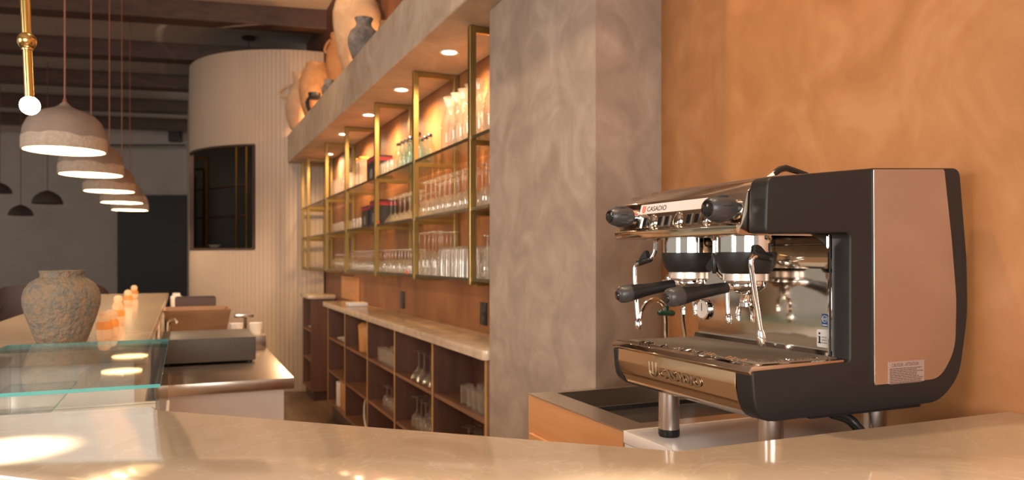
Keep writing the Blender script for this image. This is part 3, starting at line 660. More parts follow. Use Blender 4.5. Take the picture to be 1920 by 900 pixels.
# ================================================================ BACK BAR SHELVES
XP = 1.25; YS = [3.334, 4.278, 5.25, 6.31, 7.26, 8.42, 8.84]
SHZ = [1.442, 1.775, 2.11]
t = thing('bar_shelf', 'brass framed bar shelf with three glass levels under the soffit', 'shelf', (0, 0, 0))
for y in YS:
    bm = bmesh.new()
    add_box(bm, (XP-0.016, y-0.016, 1.412), (XP+0.016, y+0.016, SOFZ-0.002), 0.002, 1)
    add_box(bm, (1.485, y-0.014, 1.425), (1.513, y+0.014, SOFZ-0.002), 0.002, 1)
    add_box(bm, (XP+0.015, y-0.014, SOFZ-0.034), (1.486, y+0.014, SOFZ-0.004), 0.002, 1)
    for z in SHZ: add_box(bm, (XP+0.015, y-0.012, z-0.036), (1.486, y+0.012, z-0.013), 0.001, 1)
    obj('upright', bm, 'brass', t)
for z in SHZ:
    s_ = obj('glass_shelf', box((XP-0.004, 3.10, z-0.012), (1.512, 8.86, z)), 'shelf_glass', t, False)
    obj('shelf_edge_trim', box((XP-0.010, 3.10, z-0.014), (XP-0.004, 8.86, z+0.001)), 'shelf_edge', s_, False)
# recessed downlights in the soffit
for k, y in enumerate((3.81, 4.777, 5.717, 6.69, 8.02)):
    X = 1.3 if k < 4 else 1.40
    d = thing('downlight', ['recessed round downlight nearest the grey column', 'second recessed downlight from the grey column', 'third recessed downlight from the grey column', 'fourth recessed downlight from the grey column', 'last recessed downlight beside the curved wall'][k], 'downlight', (X, y, SOFZ), 0, 'soffit downlights')
    obj('trim_ring', lathe([(0.040, -0.001), (0.052, -0.001), (0.052, -0.006), (0.040, -0.004)], 28), 'porcelain', d)
    obj('lens', lathe([(0, -0.0025), (0.040, -0.0025), (0.040, -0.001)], 28), 'downlight', d)
    light('SPOT', 'downlight_lamp', (X, y, SOFZ-0.012), 105, WARM, 0.035, spot=math.radians(165), blend=1.0)

# ---------------------------------------------------------------- glassware prototypes (hollow shells)
def shell(outer, inner): return outer+inner[::-1]
def glass_wine_inv():     # stands on its rim, foot in the air
    h = 0.20
    o = [(0.030, 0), (0.0345, 0.020), (0.037, 0.045), (0.034, 0.070), (0.022, 0.090), (0.008, 0.101), (0.0042, 0.110), (0.0040, 0.165), (0.006, 0.188), (0.034, 0.197), (0.034, 0.200), (0, 0.2005)]
    i = [(0.0285, 0), (0.033, 0.020), (0.0355, 0.045), (0.0325, 0.069), (0.0205, 0.088), (0.0, 0.098)]
    return i[::-1]+o
def glass_flute_inv():
    o = [(0.024, 0), (0.026, 0.03), (0.027, 0.07), (0.022, 0.11), (0.010, 0.138), (0.004, 0.15), (0.0038, 0.215), (0.006, 0.232), (0.031, 0.240), (0.031, 0.243), (0, 0.2435)]
    i = [(0.0225, 0), (0.0245, 0.03), (0.0255, 0.07), (0.0205, 0.11), (0.0085, 0.136), (0, 0.142)]
    return i[::-1]+o
def glass_coupe_inv():    # martini: cone on its rim
    o = [(0.052, 0), (0.030, 0.036), (0.008, 0.068), (0.0042, 0.076), (0.0040, 0.140), (0.006, 0.160), (0.036, 0.168), (0.036, 0.171), (0, 0.1715)]
    i = [(0.050, 0), (0.028, 0.036), (0.0, 0.066)]
    return i[::-1]+o
def glass_short_inv():
    o = [(0.028, 0), (0.031, 0.025), (0.031, 0.055), (0.022, 0.078), (0.006, 0.090), (0.004, 0.098), (0.004, 0.125), (0.006, 0.142), (0.030, 0.149), (0.030, 0.152), (0, 0.1525)]
    i = [(0.0265, 0), (0.0295, 0.025), (0.0295, 0.055), (0.0205, 0.076), (0, 0.087)]
    return i[::-1]+o
def glass_highball_inv():
    o = [(0.034, 0), (0.031, 0.15), (0.029, 0.155), (0, 0.155)]; i = [(0.0322, 0), (0.0292, 0.142), (0, 0.143)]
    return i[::-1]+o
def glass_tumbler():
    return [(0, 0.0), (0.028, 0), (0.030, 0.004), (0.034, 0.085), (0.0325, 0.085), (0.028, 0.009), (0, 0.009)]
def glass_brandy_inv():
    o = [(0.030, 0), (0.042, 0.030), (0.046, 0.052), (0.036, 0.082), (0.012, 0.100), (0.005, 0.106), (0.006, 0.122), (0.036, 0.129), (0.036, 0.132), (0, 0.1325)]
    i = [(0.0285, 0), (0.0405, 0.030), (0.0445, 0.052), (0.0345, 0.080), (0, 0.097)]
    return i[::-1]+o
def carafe():
    return [(0, 0), (0.040, 0), (0.044, 0.006), (0.045, 0.12), (0.042, 0.150), (0.028, 0.195), (0.021, 0.220), (0.021, 0.255), (0.030, 0.290), (0.032, 0.295), (0.0305, 0.295), (0.0195, 0.256), (0.0195, 0.219), (0.0265, 0.193), (0.0405, 0.149), (0.0433, 0.12), (0.042, 0.010), (0, 0.009)]
def bottle():
    return [(0, 0), (0.032, 0), (0.035, 0.005), (0.035, 0.125), (0.030, 0.150), (0.015, 0.178), (0.0135, 0.205), (0.015, 0.208), (0.0130, 0.209), (0.0118, 0.204), (0.0130, 0.178), (0.028, 0.149), (0.033, 0.124), (0.033, 0.009), (0, 0.008)]
def mug_glass(): return [(0, 0), (0.030, 0), (0.033, 0.004), (0.035, 0.10), (0.0332, 0.10), (0.031, 0.010), (0, 0.010)]
PROTO = {}
def put(kind, name, prof, cat, loc, label, group, mat='glass', seg=20):
    if kind not in PROTO:
        me_o = obj(name, lathe(prof, seg), mat)
        me_o.location = loc; PROTO[kind] = me_o
        return tag(me_o, label, cat, group)
    o = PROTO[kind].copy(); COL.objects.link(o); o.location = loc
    for k in list(o.keys()): del o[k]
    return tag(o, label, cat, group)
ROW = ['front row', 'second row', 'back row']
def row_of(kind, name, prof, cat, words, shelfname, z, ys, xs, group, mat='glass', bay='', jit=0.004):
    for r, X in enumerate(xs):
        for k, y in enumerate(ys):
            yy = y+(0.5*(ys[1]-ys[0]) if (r % 2 and len(ys) > 1) else 0)
            lab = '%s on %s %s, %s, %s from the column' % (words, shelfname, bay, ROW[r], ORD[k] if k < 12 else str(k+1))
            put(kind, name, prof, cat, (X+random.uniform(-jit, jit), yy+random.uniform(-jit, jit), z+0.0005), lab, group, mat)
def rng(a, b, n): return [a+(b-a)*i/(n-1) for i in range(n)]
Z0, Z1, Z2 = SHZ
# top level
row_of('carafe', 'glass_carafe', carafe(), 'carafe', 'clear glass carafe', 'top shelf', Z2, [3.15, 3.255], [1.32, 1.43], 'glass carafes', bay='beside column')
row_of('carafe', 'glass_carafe', carafe(), 'carafe', 'clear glass carafe', 'top shelf', Z2, rng(3.42, 3.86, 5), [1.32, 1.43], 'glass carafes', bay='past first post')
# swing-top bottles with dark stoppers
bot = thing('water_bottle', 'green tinted glass bottle', 'bottle', (0, 0, 0)); obj('body', lathe(bottle(), 18), 'glass_green', bot); obj('stopper', lathe([(0, 0.209), (0.016, 0.209), (0.0165, 0.222), (0.012, 0.228), (0, 0.229)], 14), 'black_plastic', bot)
first = True
for r, X in enumerate((1.37, 1.455)):
    for k, y in enumerate(rng(4.62, 5.10, 6)):
        lab = 'green glass bottle with dark stopper, top shelf, %s, %s from the column' % (('front row', 'back row')[r], ORD[k])
        if first: bot.location = (X, y, Z2+0.0005); tag(bot, lab, None, 'water bottles'); first = False
        else: dup(bot, (X, y+0.03*r, Z2+0.0005), lab, 'water bottles')
row_of('tumbler', 'glass_tumbler', glass_tumbler(), 'tumbler', 'small clear tumbler', 'top shelf', Z2, rng(4.94, 5.19, 4), [1.285], 'small tumblers', bay='before bottles')
# boxes, canisters
def label_box(name, lo, hi, lab, stripe, cat='box'):
    t_ = thing(name, lab, cat, ((lo[0]+hi[0])/2, (lo[1]+hi[1])/2, lo[2]))
    dx, dy, dz = (hi[0]-lo[0])/2, (hi[1]-lo[1])/2, hi[2]-lo[2]
    obj('carton', box((-dx, -dy, 0), (dx, dy, dz), 0.002, 1), 'box_black', t_)
    bm = bmesh.new(); add_box(bm, (-dx-0.0012, -dy*0.96, dz*0.78), (-dx, dy*0.96, dz*0.93)); add_box(bm, (-dx*0.96, -dy-0.0012, dz*0.78), (dx*0.96, -dy, dz*0.93))
    obj('label_band', bm, stripe, t_, False)
    obj('label_patch', box((-dx-0.0014, -dy*0.3, dz*0.15), (-dx, dy*0.25, dz*0.5)), 'ink_grey', t_, False)
    return t_
label_box('glassware_box', (1.29, 5.45, Z2+.001), (1.42, 5.74, Z2+.19), 'black carton with pink band on the top shelf beside the canisters', 'box_red')
label_box('glassware_box', (1.28, 5.36, Z1+.001), (1.43, 5.60, Z1+.19), 'black carton with red band on the middle shelf next to martini glasses', 'box_red')
label_box('glassware_box', (1.28, 5.66, Z1+.001), (1.43, 5.88, Z1+.165), 'smaller black and red carton on the middle shelf beside small cups', 'box_red')
can = thing('storage_jar', 'tall clear jar', 'jar', (0, 0, 0))
obj('body', prism(rounded([(-0.045, -0.045), (0.045, -0.045), (0.045, 0.045), (-0.045, 0.045)], 0.012), 0, 0.20, 'z', 0.003, 1), 'jar_glass', can)
obj('lid', lathe([(0, 0.2005), (0.040, 0.2005), (0.042, 0.205), (0.042, 0.222), (0.036, 0.228), (0, 0.228)], 20), 'lid_orange', can)
for k, (X, y) in enumerate(((1.31, 5.92), (1.31, 6.05), (1.42, 5.95), (1.42, 6.08))):
    lab = 'clear storage jar with orange lid, top shelf, %s of four' % ('front near', 'front far', 'back near', 'back far')[k]
    if k == 0: can.location = (X, y, Z2+.0005); tag(can, lab, None, 'storage jars')
    else: dup(can, (X, y, Z2+.0005), lab, 'storage jars')
row_of('highball', 'highball_glass', glass_highball_inv(), 'glass', 'tall straight glass', 'top shelf', Z2, rng(6.42, 7.1, 6), [1.30, 1.40], 'tall glasses at far end', bay='at far end')
# middle level
row_of('wine', 'wine_glass', glass_wine_inv(), 'wine glass', 'upturned wine glass', 'middle shelf', Z1, [3.15, 3.25], [1.29, 1.385], 'upturned wine glasses', bay='beside column')
row_of('wine', 'wine_glass', glass_wine_inv(), 'wine glass', 'upturned wine glass', 'middle shelf', Z1, rng(3.40, 4.20, 10), [1.29, 1.385], 'upturned wine glasses', bay='past first post')
row_of('martini', 'martini_glass', glass_coupe_inv(), 'cocktail glass', 'upturned cone cocktail glass', 'middle shelf', Z1, rng(4.37, 5.09, 7), [1.31, 1.43], 'upturned cocktail glasses', bay='')
row_of('tumbler', 'glass_tumbler', glass_tumbler(), 'tumbler', 'small clear tumbler', 'middle shelf', Z1, rng(5.98, 6.2, 3), [1.30, 1.40], 'small tumblers', bay='after cartons')
row_of('tumbler', 'glass_tumbler', glass_tumbler(), 'tumbler', 'small clear tumbler', 'middle shelf', Z1, rng(6.45, 7.1, 6), [1.30, 1.40], 'small tumblers', bay='at far end')
# bottom level
row_of('highball', 'highball_glass', glass_highball_inv(), 'glass', 'upturned highball glass', 'bottom shelf', Z0, [3.16], [1.29, 1.385], 'upturned highballs', bay='beside column')
row_of('wine', 'wine_glass', glass_wine_inv(), 'wine glass', 'upturned wine glass', 'bottom shelf', Z0, [3.25], [1.29, 1.385], 'upturned wine glasses', bay='beside column')
row_of('highball', 'highball_glass', glass_highball_inv(), 'glass', 'upturned highball glass', 'bottom shelf', Z0, rng(3.40, 3.86, 7), [1.29, 1.37, 1.45], 'upturned highballs', bay='past first post')
row_of('flute', 'champagne_flute', glass_flute_inv(), 'flute glass', 'upturned champagne flute', 'bottom shelf', Z0, rng(3.94, 4.21, 5), [1.29, 1.385], 'upturned flutes', bay='by second post')
row_of('flute', 'champagne_flute', glass_flute_inv(), 'flute glass', 'upturned champagne flute', 'bottom shelf', Z0, rng(4.34, 4.42, 2), [1.29], 'upturned flutes', bay='past second post')
row_of('short', 'sherry_glass', glass_short_inv(), 'stemmed glass', 'small upturned stemmed glass', 'bottom shelf', Z0, rng(4.50, 5.18, 10), [1.29, 1.385], 'small upturned stemmed glasses', bay='second bay')
row_of('short', 'sherry_glass', glass_short_inv(), 'stemmed glass', 'small upturned stemmed glass', 'bottom shelf', Z0, rng(5.34, 6.22, 11), [1.29, 1.385], 'small upturned stemmed glasses', bay='third bay')
row_of('brandy', 'brandy_glass', glass_brandy_inv(), 'brandy glass', 'upturned round brandy glass', 'bottom shelf', Z0, rng(6.45, 7.12, 6), [1.31], 'upturned brandy glasses', bay='at far end')
tag(obj('price_tag', box((1.236, 4.40, Z0+0.002), (1.2385, 4.435, Z0+0.022)), 'tag_red', smooth=False), 'small red tag on the bottom shelf edge under the flutes', 'tag')
tag(obj('price_tag', box((1.236, 5.12, Z1+0.002), (1.2385, 5.16, Z1+0.020)), 'tag_red', smooth=False), 'small red tag on the middle shelf edge below cocktail glasses', 'tag')

# ================================================================ BACK BAR CABINET
CT = 1.125; XC = 1.27
ctop = rounded([(1.222, 3.115), (1.518, 3.115), (1.518, 7.33), (1.222, 7.33)], [0.03, 0, 0, 0.01])
tag(obj('back_countertop', prism(ctop, CT-0.045, CT, 'z', 0.003, 2), 'marble_back'), 'long beige stone top of the back bar below the shelves', 'countertop')
t = thing('back_bar_cabinet', 'open walnut back bar cabinet of fifteen cubby holes full of glasses', 'cabinet', (0, 0, 0))
DY = [3.205, 4.01, 4.83, 5.63, 6.49, 7.31]
obj('toe_kick', box((1.31, 3.14, 0), (1.50, 7.30, 0.165)), 'dark_brown', t, False)
obj('back_panel', box((1.502, 3.14, 0.166), (1.516, 7.32, CT-0.047)), 'walnut', t, False)
for i, y in enumerate(DY):
    bm = box((XC, y-0.012, 0.167), (1.50, y+0.012, CT-0.047)) if i else box((XC, 3.13, 0.0), (1.50, y+0.012, CT-0.047))
    d = obj('divider', bm, 'walnut_light' if i == 0 else 'walnut', t, False)
    obj('edge_band', box((XC-0.002, y-0.012, 0.167), (XC, y+0.012, CT-0.047)), 'edge_wood', d, False)
CZ = [0.187, 0.475, 0.79]
for i in range(5):
    for z in CZ: obj('shelf_board', box((XC+0.004, DY[i]+0.0125, z-0.02), (1.50, DY[i+1]-0.0125, z)), 'walnut_light', t, False)
def cubby(kind, name, prof, cat, words, bay, lev, ys, xs, group, mat='glass'):
    lv_ = ('bottom', 'middle', 'top')[lev]; by = ORD[bay]
    for r, X in enumerate(xs):
        for k, y in enumerate(ys):
            lab = '%s in %s cubby of %s bay from the column, %s, %s along' % (words, lv_, by, ('front', 'behind', 'back')[r], ORD[k])
            put(kind, name, prof, cat, (X+random.uniform(-.004, .004), y+random.uniform(-.006, .006), CZ[lev]+.0005), lab, group, mat)
cubby('mug', 'beer_glass', mug_glass(), 'glass', 'straight glass', 0, 2, rng(3.27, 3.62, 5), [1.33, 1.42], 'glasses in the cubby holes')
cubby('wine', 'wine_glass', glass_wine_inv(), 'wine glass', 'upturned wine glass', 0, 1, rng(3.28, 3.62, 5), [1.34, 1.43], 'glasses in the cubby holes')
cubby('martini', 'martini_glass', glass_coupe_inv(), 'cocktail glass', 'upturned cone glass', 1, 2, rng(4.08, 4.55, 5), [1.35], 'glasses in the cubby holes')
cubby('wine', 'wine_glass', glass_wine_inv(), 'wine glass', 'upturned wine glass', 1, 1, rng(4.08, 4.55, 6), [1.34, 1.43], 'glasses in the cubby holes')
cubby('mug', 'beer_glass', mug_glass(), 'glass', 'straight glass', 2, 2, rng(4.90, 5.42, 7), [1.33, 1.42], 'glasses in the cubby holes')
cubby('short', 'sherry_glass', glass_short_inv(), 'stemmed glass', 'small upturned stemmed glass', 2, 1, rng(4.90, 5.3, 5), [1.34], 'glasses in the cubby holes')
# jug, ring, boxes in the far bays
t = thing('drinks_jug', 'amber plastic jug with round lid in the fourth cubby bay', 'jug', (1.36, 5.98, CZ[2]))
obj('body', lathe([(0, 0.001), (0.070, 0.001), (0.075, 0.01), (0.082, 0.19), (0.080, 0.195), (0, 0.195)], 24), 'jug_orange', t)
obj('lid', lathe([(0, 0.1955), (0.084, 0.1955), (0.084, 0.215), (0.06, 0.232), (0, 0.235)], 24), 'wood_orange', t)
obj('handle', tube(smooth_path([(-0.02, 0.078, 0.17), (-0.02, 0.115, 0.155), (-0.02, 0.115, 0.07), (-0.02, 0.076, 0.05)], 6), 0.008, 10), 'jug_orange', t)
tag(obj('cable_coil', tube([(1.32, 5.86+0.10*math.cos(2*PI*k/28), CZ[0]+0.130+0.115*math.sin(2*PI*k/28)) for k in range(29)], 0.008, 8), 'porcelain'), 'pale coiled hose standing in the bottom cubby of the fourth bay', 'hose')
tag(obj('paper_roll_box', box((1.30, 6.62, CZ[0]+.001), (1.44, 6.86, CZ[0]+.24), 0.003), 'wood_orange'), 'tan box in the bottom cubby of the farthest bay', 'box')
tag(obj('paper_roll_box', box((1.29, 6.90, CZ[0]+.001), (1.42, 7.00, CZ[0]+.22), 0.003), 'porcelain'), 'white box beside the tan box in the farthest bay', 'box')
put('dish', 'serving_dish', [(0, 0), (0.05, 0), (0.09, 0.03), (0.088, 0.032), (0.048, 0.006), (0, 0.006)], 'dish', (1.36, 6.62, CZ[2]+.0005), 'pale shallow dish in the top cubby of the farthest bay', 'dishes', 'porcelain')
put('dish', 'serving_dish', None, 'dish', (1.36, 6.84, CZ[2]+.0005), 'second pale dish in the farthest bay, nearer its far side', 'dishes', 'porcelain')
tag(obj('napkin_stack', box((1.30, 6.45, CT+.0005), (1.46, 6.62, CT+.03), 0.004), 'paper'), 'small white stack of napkins on the back countertop', 'napkins')
# sockets and a panel on the back wall
def socket(px0, py0, px1, py1, lab):
    a = onX(px0, py0, 1.52); b = onX(px1, py1, 1.52); y0, y1 = min(a.y, b.y), max(a.y, b.y); z0, z1 = min(a.z, b.z), max(a.z, b.z)
    t_ = thing('power_socket', lab, 'socket', (1.5195, (y0+y1)/2, z0))
    hw = (y1-y0)/2; hh_ = z1-z0
    obj('plate', box((-0.008, -hw, 0), (0, hw, hh_), 0.002), 'black_plastic', t_)
    for q in (0.16, 0.56): obj('outlet', box((-0.0105, -hw*0.55, hh_*q), (-0.0082, hw*0.55, hh_*(q+0.28)), 0.0008, 1), 'grey_plastic', t_)
socket(902, 566, 914, 611, 'black power socket on the copper wall nearest the grey column')
socket(752, 546, 759, 579, 'black power socket on the copper wall farther from the column')
a = onX(641, 518, 1.515); b = onX(673, 570, 1.515)
tag(obj('wall_panel', box((1.508, b.y, CT+0.001), (1.5195, a.y, a.z), 0.002), 'veneer', smooth=False), 'light wood panel on the wall at the far end of the back bar', 'panel')

# low end cabinet against the tambour wall
t = thing('end_cabinet', 'small dark walnut end cabinet beside the curved wall', 'cabinet', (0, 0, 0))
ex0, ey0, ey1 = 1.255, 8.27, 8.86
obj('end_panel', box((ex0, ey0, 0.10), (1.51, ey0+0.02, 1.10)), 'walnut', t, False)
obj('back_panel', box((1.495, ey0+0.021, 0.10), (1.51, ey1, 1.10)), 'walnut', t, False)
obj('divider', box((ex0, ey1-0.02, 0.10), (1.494, ey1, 1.10)), 'walnut', t, False)
for z in (0.11, 0.42, 0.74): obj('shelf_board', box((ex0+0.003, ey0+0.021, z), (1.494, ey1-0.021, z+0.02)), 'walnut_light', t, False)
obj('toe_kick', box((1.29, ey0+0.02, 0), (1.51, ey1, 0.099)), 'dark_brown', t, False)
obj('worktop', box((1.225, ey0-0.02, 1.101), (1.515, ey1+0.01, 1.14), 0.003), 'marble_back', t)
put('dish', 'serving_dish', None, 'dish', (1.35, 8.5, 0.7605), 'small pale dish on the end cabinet shelf', 'dishes', 'porcelain')

# ================================================================ POTS ON THE SOFFIT
def handle_loop(a, b, out, r, bm):
    a, b, out = Vector(a), Vector(b), Vector(out)
    add_tube(bm, smooth_path([a, a+(b-a)*0.12+out*0.8, a+(b-a)*0.45+out, b+(a-b)*0.15+out*0.55, b], 6), r, 10)
def pot(name, label, X, Y, prof, mat, handles=(), extra=None):
    t_ = thing(name, label, 'jar', (X, Y, SOFT+0.0005))
    obj('body', lathe(prof, 40), mat, t_, angle=60)
    for a, b, out, r in handles:
        bm = bmesh.new(); handle_loop(a, b, out, r, bm); obj('handle', bm, mat, t_)
    return t_
vx = Vector((-CS, SN, 0))     # leftwards in the photo
def hd(r0, z0, r1, z1, o, r, side=1):
    d = vx*side; return (d*r0+Vector((0, 0, z0)), d*r1+Vector((0, 0, z1)), d*o, r)
def wall_of(outer, th=0.012):
    inner = [(max(r-th, 0.004), h) for r, h in outer[1:]]
    return [(0, outer[0][1])]+outer+inner[::-1]+[(0, outer[1][1]+0.01)]
pot('amphora', 'pale slender jug with side handle beside the curved wall', 1.19, 8.72,
    wall_of([(0.05, 0), (0.09, 0.04), (0.135, 0.16), (0.145, 0.26), (0.13, 0.38), (0.095, 0.48), (0.062, 0.56), (0.058, 0.62), (0.075, 0.66), (0.072, 0.675)]), 'terracotta_pale',
    [hd(0.125, 0.40, 0.085, 0.53, 0.10, 0.016)])
pot('amphora', 'large glowing terracotta amphora at the far end of the soffit', 1.30, 8.15,
    wall_of([(0.07, 0), (0.12, 0.06), (0.17, 0.22), (0.188, 0.36), (0.18, 0.47), (0.145, 0.57), (0.115, 0.625), (0.118, 0.645), (0.11, 0.65)]), 'terracotta',
    [hd(0.165, 0.45, 0.12, 0.60, 0.05, 0.018, -1)])
t = pot('black_vase', 'small black vase with orange figure in front of amphora', 1.19, 7.62,
    wall_of([(0.035, 0), (0.06, 0.03), (0.085, 0.09), (0.088, 0.13), (0.070, 0.17), (0.055, 0.185), (0.060, 0.205), (0.062, 0.222)], 0.006), 'black_clay')
bm = bmesh.new()
for k in range(7):
    a0 = math.radians(235+k*9); ring = [(0.0885, 0.06), (0.0905, 0.10), (0.0895, 0.135)]
    add_tube(bm, [(r*math.cos(a0), r*math.sin(a0), h) for r, h in ring], [0.004, 0.0065-0.0006*abs(k-3), 0.004], 6)
obj('figure', bm, 'figure_orange', t)
pot('dark_jar', 'tiny dark jar peeking over the soffit edge', 1.18, 6.75,
    wall_of([(0.03, 0), (0.06, 0.04), (0.065, 0.09), (0.04, 0.13), (0.045, 0.16)], 0.006), 'stone_grey')
pot('amphora', 'tall narrow orange amphora behind the big pale jar', 1.36, 7.22,
    wall_of([(0.05, 0), (0.07, 0.05), (0.105, 0.25), (0.125, 0.46), (0.118, 0.56), (0.085, 0.63), (0.075, 0.66), (0.085, 0.70), (0.08, 0.72)]), 'terracotta_orange',
    [hd(0.115, 0.54, 0.082, 0.66, 0.03, 0.014)])
pot('storage_amphora', 'largest pale terracotta jar with handles, taller than the picture', 1.30, 6.14,
    wall_of([(0.07, 0), (0.10, 0.06), (0.155, 0.26), (0.192, 0.48), (0.195, 0.58), (0.175, 0.66), (0.12, 0.735), (0.08, 0.78), (0.075, 0.86), (0.095, 0.90), (0.09, 0.91)]), 'terracotta_pale',
    [hd(0.06, 0.72, 0.06, 0.88, 0.10, 0.02, 1), (Vector((-0.05, -0.145, 0.69)), Vector((-0.03, -0.075, 0.86)), Vector((-0.04, -0.09, 0)), 0.022)])
pot('grey_jar', 'round grey stone jar standing before the largest pale jar', 1.215, 5.50,
    wall_of([(0.05, 0), (0.085, 0.05), (0.115, 0.14), (0.118, 0.19), (0.10, 0.245), (0.062, 0.28), (0.055, 0.295), (0.056, 0.315), (0.070, 0.342), (0.068, 0.345)], 0.008), 'stone_grey')
pot('terracotta_cup', 'little orange clay cup at the near end of the jars', 1.235, 4.95,
    wall_of([(0.03, 0), (0.045, 0.04), (0.05, 0.10), (0.035, 0.145), (0.04, 0.165)], 0.006), 'terracotta')

# ================================================================ LEFT COUNTERS
tag(obj('dining_bar', prism(rounded([(-0.845, 2.96), (-0.1245, 2.96), (-0.1245, 7.62), (-0.845, 7.62)], 0.01), 1.172, 1.219, 'z', 0.003, 1), 'marble_back'), 'long beige bar top running back under the dome pendants', 'countertop')
tag(obj('dining_bar_plinth', box((-0.72, 2.985, 0), (-0.16, 7.58, 1.171)), 'white_panel', smooth=False), 'panelled base under the long dining bar top', 'bar base')
tag(obj('display_counter', box((-0.90, 1.86, 0), (-0.045, 2.955, 1.03), 0.003), 'white_top', smooth=False), 'low white counter under the glass display case', 'counter')
def pane(name, lo, hi, parent):
    o = obj(name, box(lo, hi), 'glass_pane', parent, False)
    o.data.materials.append(M['pane_edge'])
    if name == 'side_pane': return o
    d = [hi[i]-lo[i] for i in range(3)]; thin = d.index(min(d))
    for p in o.data.polygons:
        if abs(p.normal[thin]) < 0.5: p.material_index = 1
    return o
cx0, cx1, cy0, cy1, cz0, cz1 = -0.525, -0.050, 1.872, 2.905, 1.031, 1.253
t = thing('display_case', 'low glass display case on the counter in front of the stone vase', 'display case', (cx0, cy0, cz0))
W_, D_, H_ = cx1-cx0, cy1-cy0, cz1-cz0
pane('front_pane', (0.008, 0, 0.001), (W_-0.008, 0.008, H_-0.0085), t)
pane('back_pane', (0.008, D_-0.008, 0.001), (W_-0.008, D_, H_-0.0085), t)
pane('side_pane', (0, 0, 0.001), (0.008, D_, H_-0.0085), t)
pane('side_pane', (W_-0.008, 0, 0.001), (W_, D_, H_-0.0085), t)
pane('top_pane', (-0.002, -0.003, H_-0.008), (W_+0.002, D_, H_), t)
pane('shelf_pane', (0.009, 0.30, 0.09), (W_*0.42, D_-0.02, 0.096), t)
# equipment counter
EZ = 0.95
t = thing('prep_counter', 'white prep counter with a stainless steel top beside the display case', 'counter', (-0.118, 3.82, 0))
obj('body', box((0, 0.04, 0), (0.573, 3.6, EZ-0.055)), 'white_panel', t, False)
obj('steel_top', box((-0.002, 0, EZ-0.054), (0.618, 3.65, EZ), 0.002), 'steel_top', t)
t = thing('griddle_box', 'flat charcoal appliance lid on the steel prep counter', 'appliance', (-0.112, 4.48, EZ))
obj('housing', box((0, 0, 0.012), (0.488, 0.52, 0.146), 0.006), 'charcoal', t)
for x, y in ((0.03, 0.03), (0.455, 0.03), (0.03, 0.49), (0.455, 0.49)):
    obj('foot', lathe([(0, 0.0), (0.014, 0.0), (0.014, 0.0118), (0, 0.0118)], 14, (x, y, 0)), 'black_plastic', t)
bm = bmesh.new()
def tapered(bm, b0, b1, t0, t1, z0, z1):
    A = [bm.verts.new((x, y, z0)) for x, y in ((b0[0], b0[1]), (b1[0], b0[1]), (b1[0], b1[1]), (b0[0], b1[1]))]
    B = [bm.verts.new((x, y, z1)) for x, y in ((t0[0], t0[1]), (t1[0], t0[1]), (t1[0], t1[1]), (t0[0], t1[1]))]
    return A, B
def trough(b0, b1, t0, t1, z0, z1, th):
    bm = bmesh.new(); A, B = tapered(bm, b0, b1, t0, t1, z0, z1)
    C, D = tapered(bm, (b0[0]+th, b0[1]+th), (b1[0]-th, b1[1]-th), (t0[0]+th, t0[1]+th), (t1[0]-th, t1[1]-th), z0+th, z1)
    bm.faces.new(A)
    for i in range(4):
        j = (i+1) % 4
        bm.faces.new((A[i], A[j], B[j], B[i])); bm.faces.new((B[i], B[j], D[j], D[i])); bm.faces.new((D[i], D[j], C[j], C[i]))
    bm.faces.new(C); return bm
tag(obj('wooden_trough', trough((-0.05, 5.28), (0.235, 5.52), (-0.118, 5.2), (0.285, 5.6), EZ+.0005, 1.208, 0.012), 'brown_wood', smooth=False), 'brown wooden trough with sloping sides behind the charcoal appliance', 'tray')
tag(obj('dark_crate', trough((-0.055, 6.2), (0.225, 6.55), (-0.06, 6.2), (0.23, 6.55), EZ+.0005, 1.235, 0.012), 'dark_brown', smooth=False), 'dark brown crate behind the wooden trough', 'crate')
t = thing('utensil_stand', 'grey metal stand with crossbar to the right of the trough', 'stand', (0.385, 5.42, EZ))
obj('post', tube([(0, 0, 0.006), (0, 0, 0.185)], 0.011, 10), 'steel_top', t); obj('crossbar', box((-0.07, -0.02, 0.185), (0.055, 0.02, 0.212), 0.004), 'steel_top', t); obj('base', lathe([(0, 0), (0.05, 0), (0.05, 0.006), (0, 0.006)], 20), 'steel_top', t)
put('cup', 'white_cup', [(0, 0), (0.03, 0), (0.042, 0.075), (0.04, 0.075), (0.028, 0.005), (0, 0.005)], 'cup', (0.315, 5.2, EZ+.09), 'white cup under the crossbar, left of its post', 'white cups', 'porcelain')
put('cup', 'white_cup', None, 'cup', (0.435, 5.2, EZ+.09), 'white cup under the crossbar, right of its post', 'white cups', 'porcelain')
tag(obj('steel_riser', box((0.27, 5.10, EZ+.0005), (0.49, 5.30, EZ+.0895), 0.003), 'steel_top'), 'small steel riser carrying the white cups', 'riser')
t = thing('prep_tap', 'small chrome tap at the edge of the prep counter', 'tap', (-0.085, 5.10, EZ))
obj('spout', tube(smooth_path([(0, 0, 0), (0, 0, 0.17), (0.012, -0.01, 0.205), (0.035, -0.03, 0.21), (0.05, -0.04, 0.185)], 5), 0.010, 10), 'chrome', t)
obj('base', lathe([(0, 0), (0.024, 0), (0.024, 0.012), (0.012, 0.02), (0, 0.02)], 20), 'chrome', t)
t = thing('white_jug', 'white square jug at the far end of the prep counter', 'jug', (-0.055, 6.95, EZ))
obj('body', prism(rounded([(-0.045, -0.05), (0.045, -0.05), (0.045, 0.05), (-0.045, 0.05)], 0.012), 0.0005, 0.27, 'z', 0.004, 2), 'porcelain', t)
obj('lid', lathe([(0, 0.2705), (0.03, 0.2705), (0.03, 0.295), (0, 0.295)], 18), 'porcelain', t)
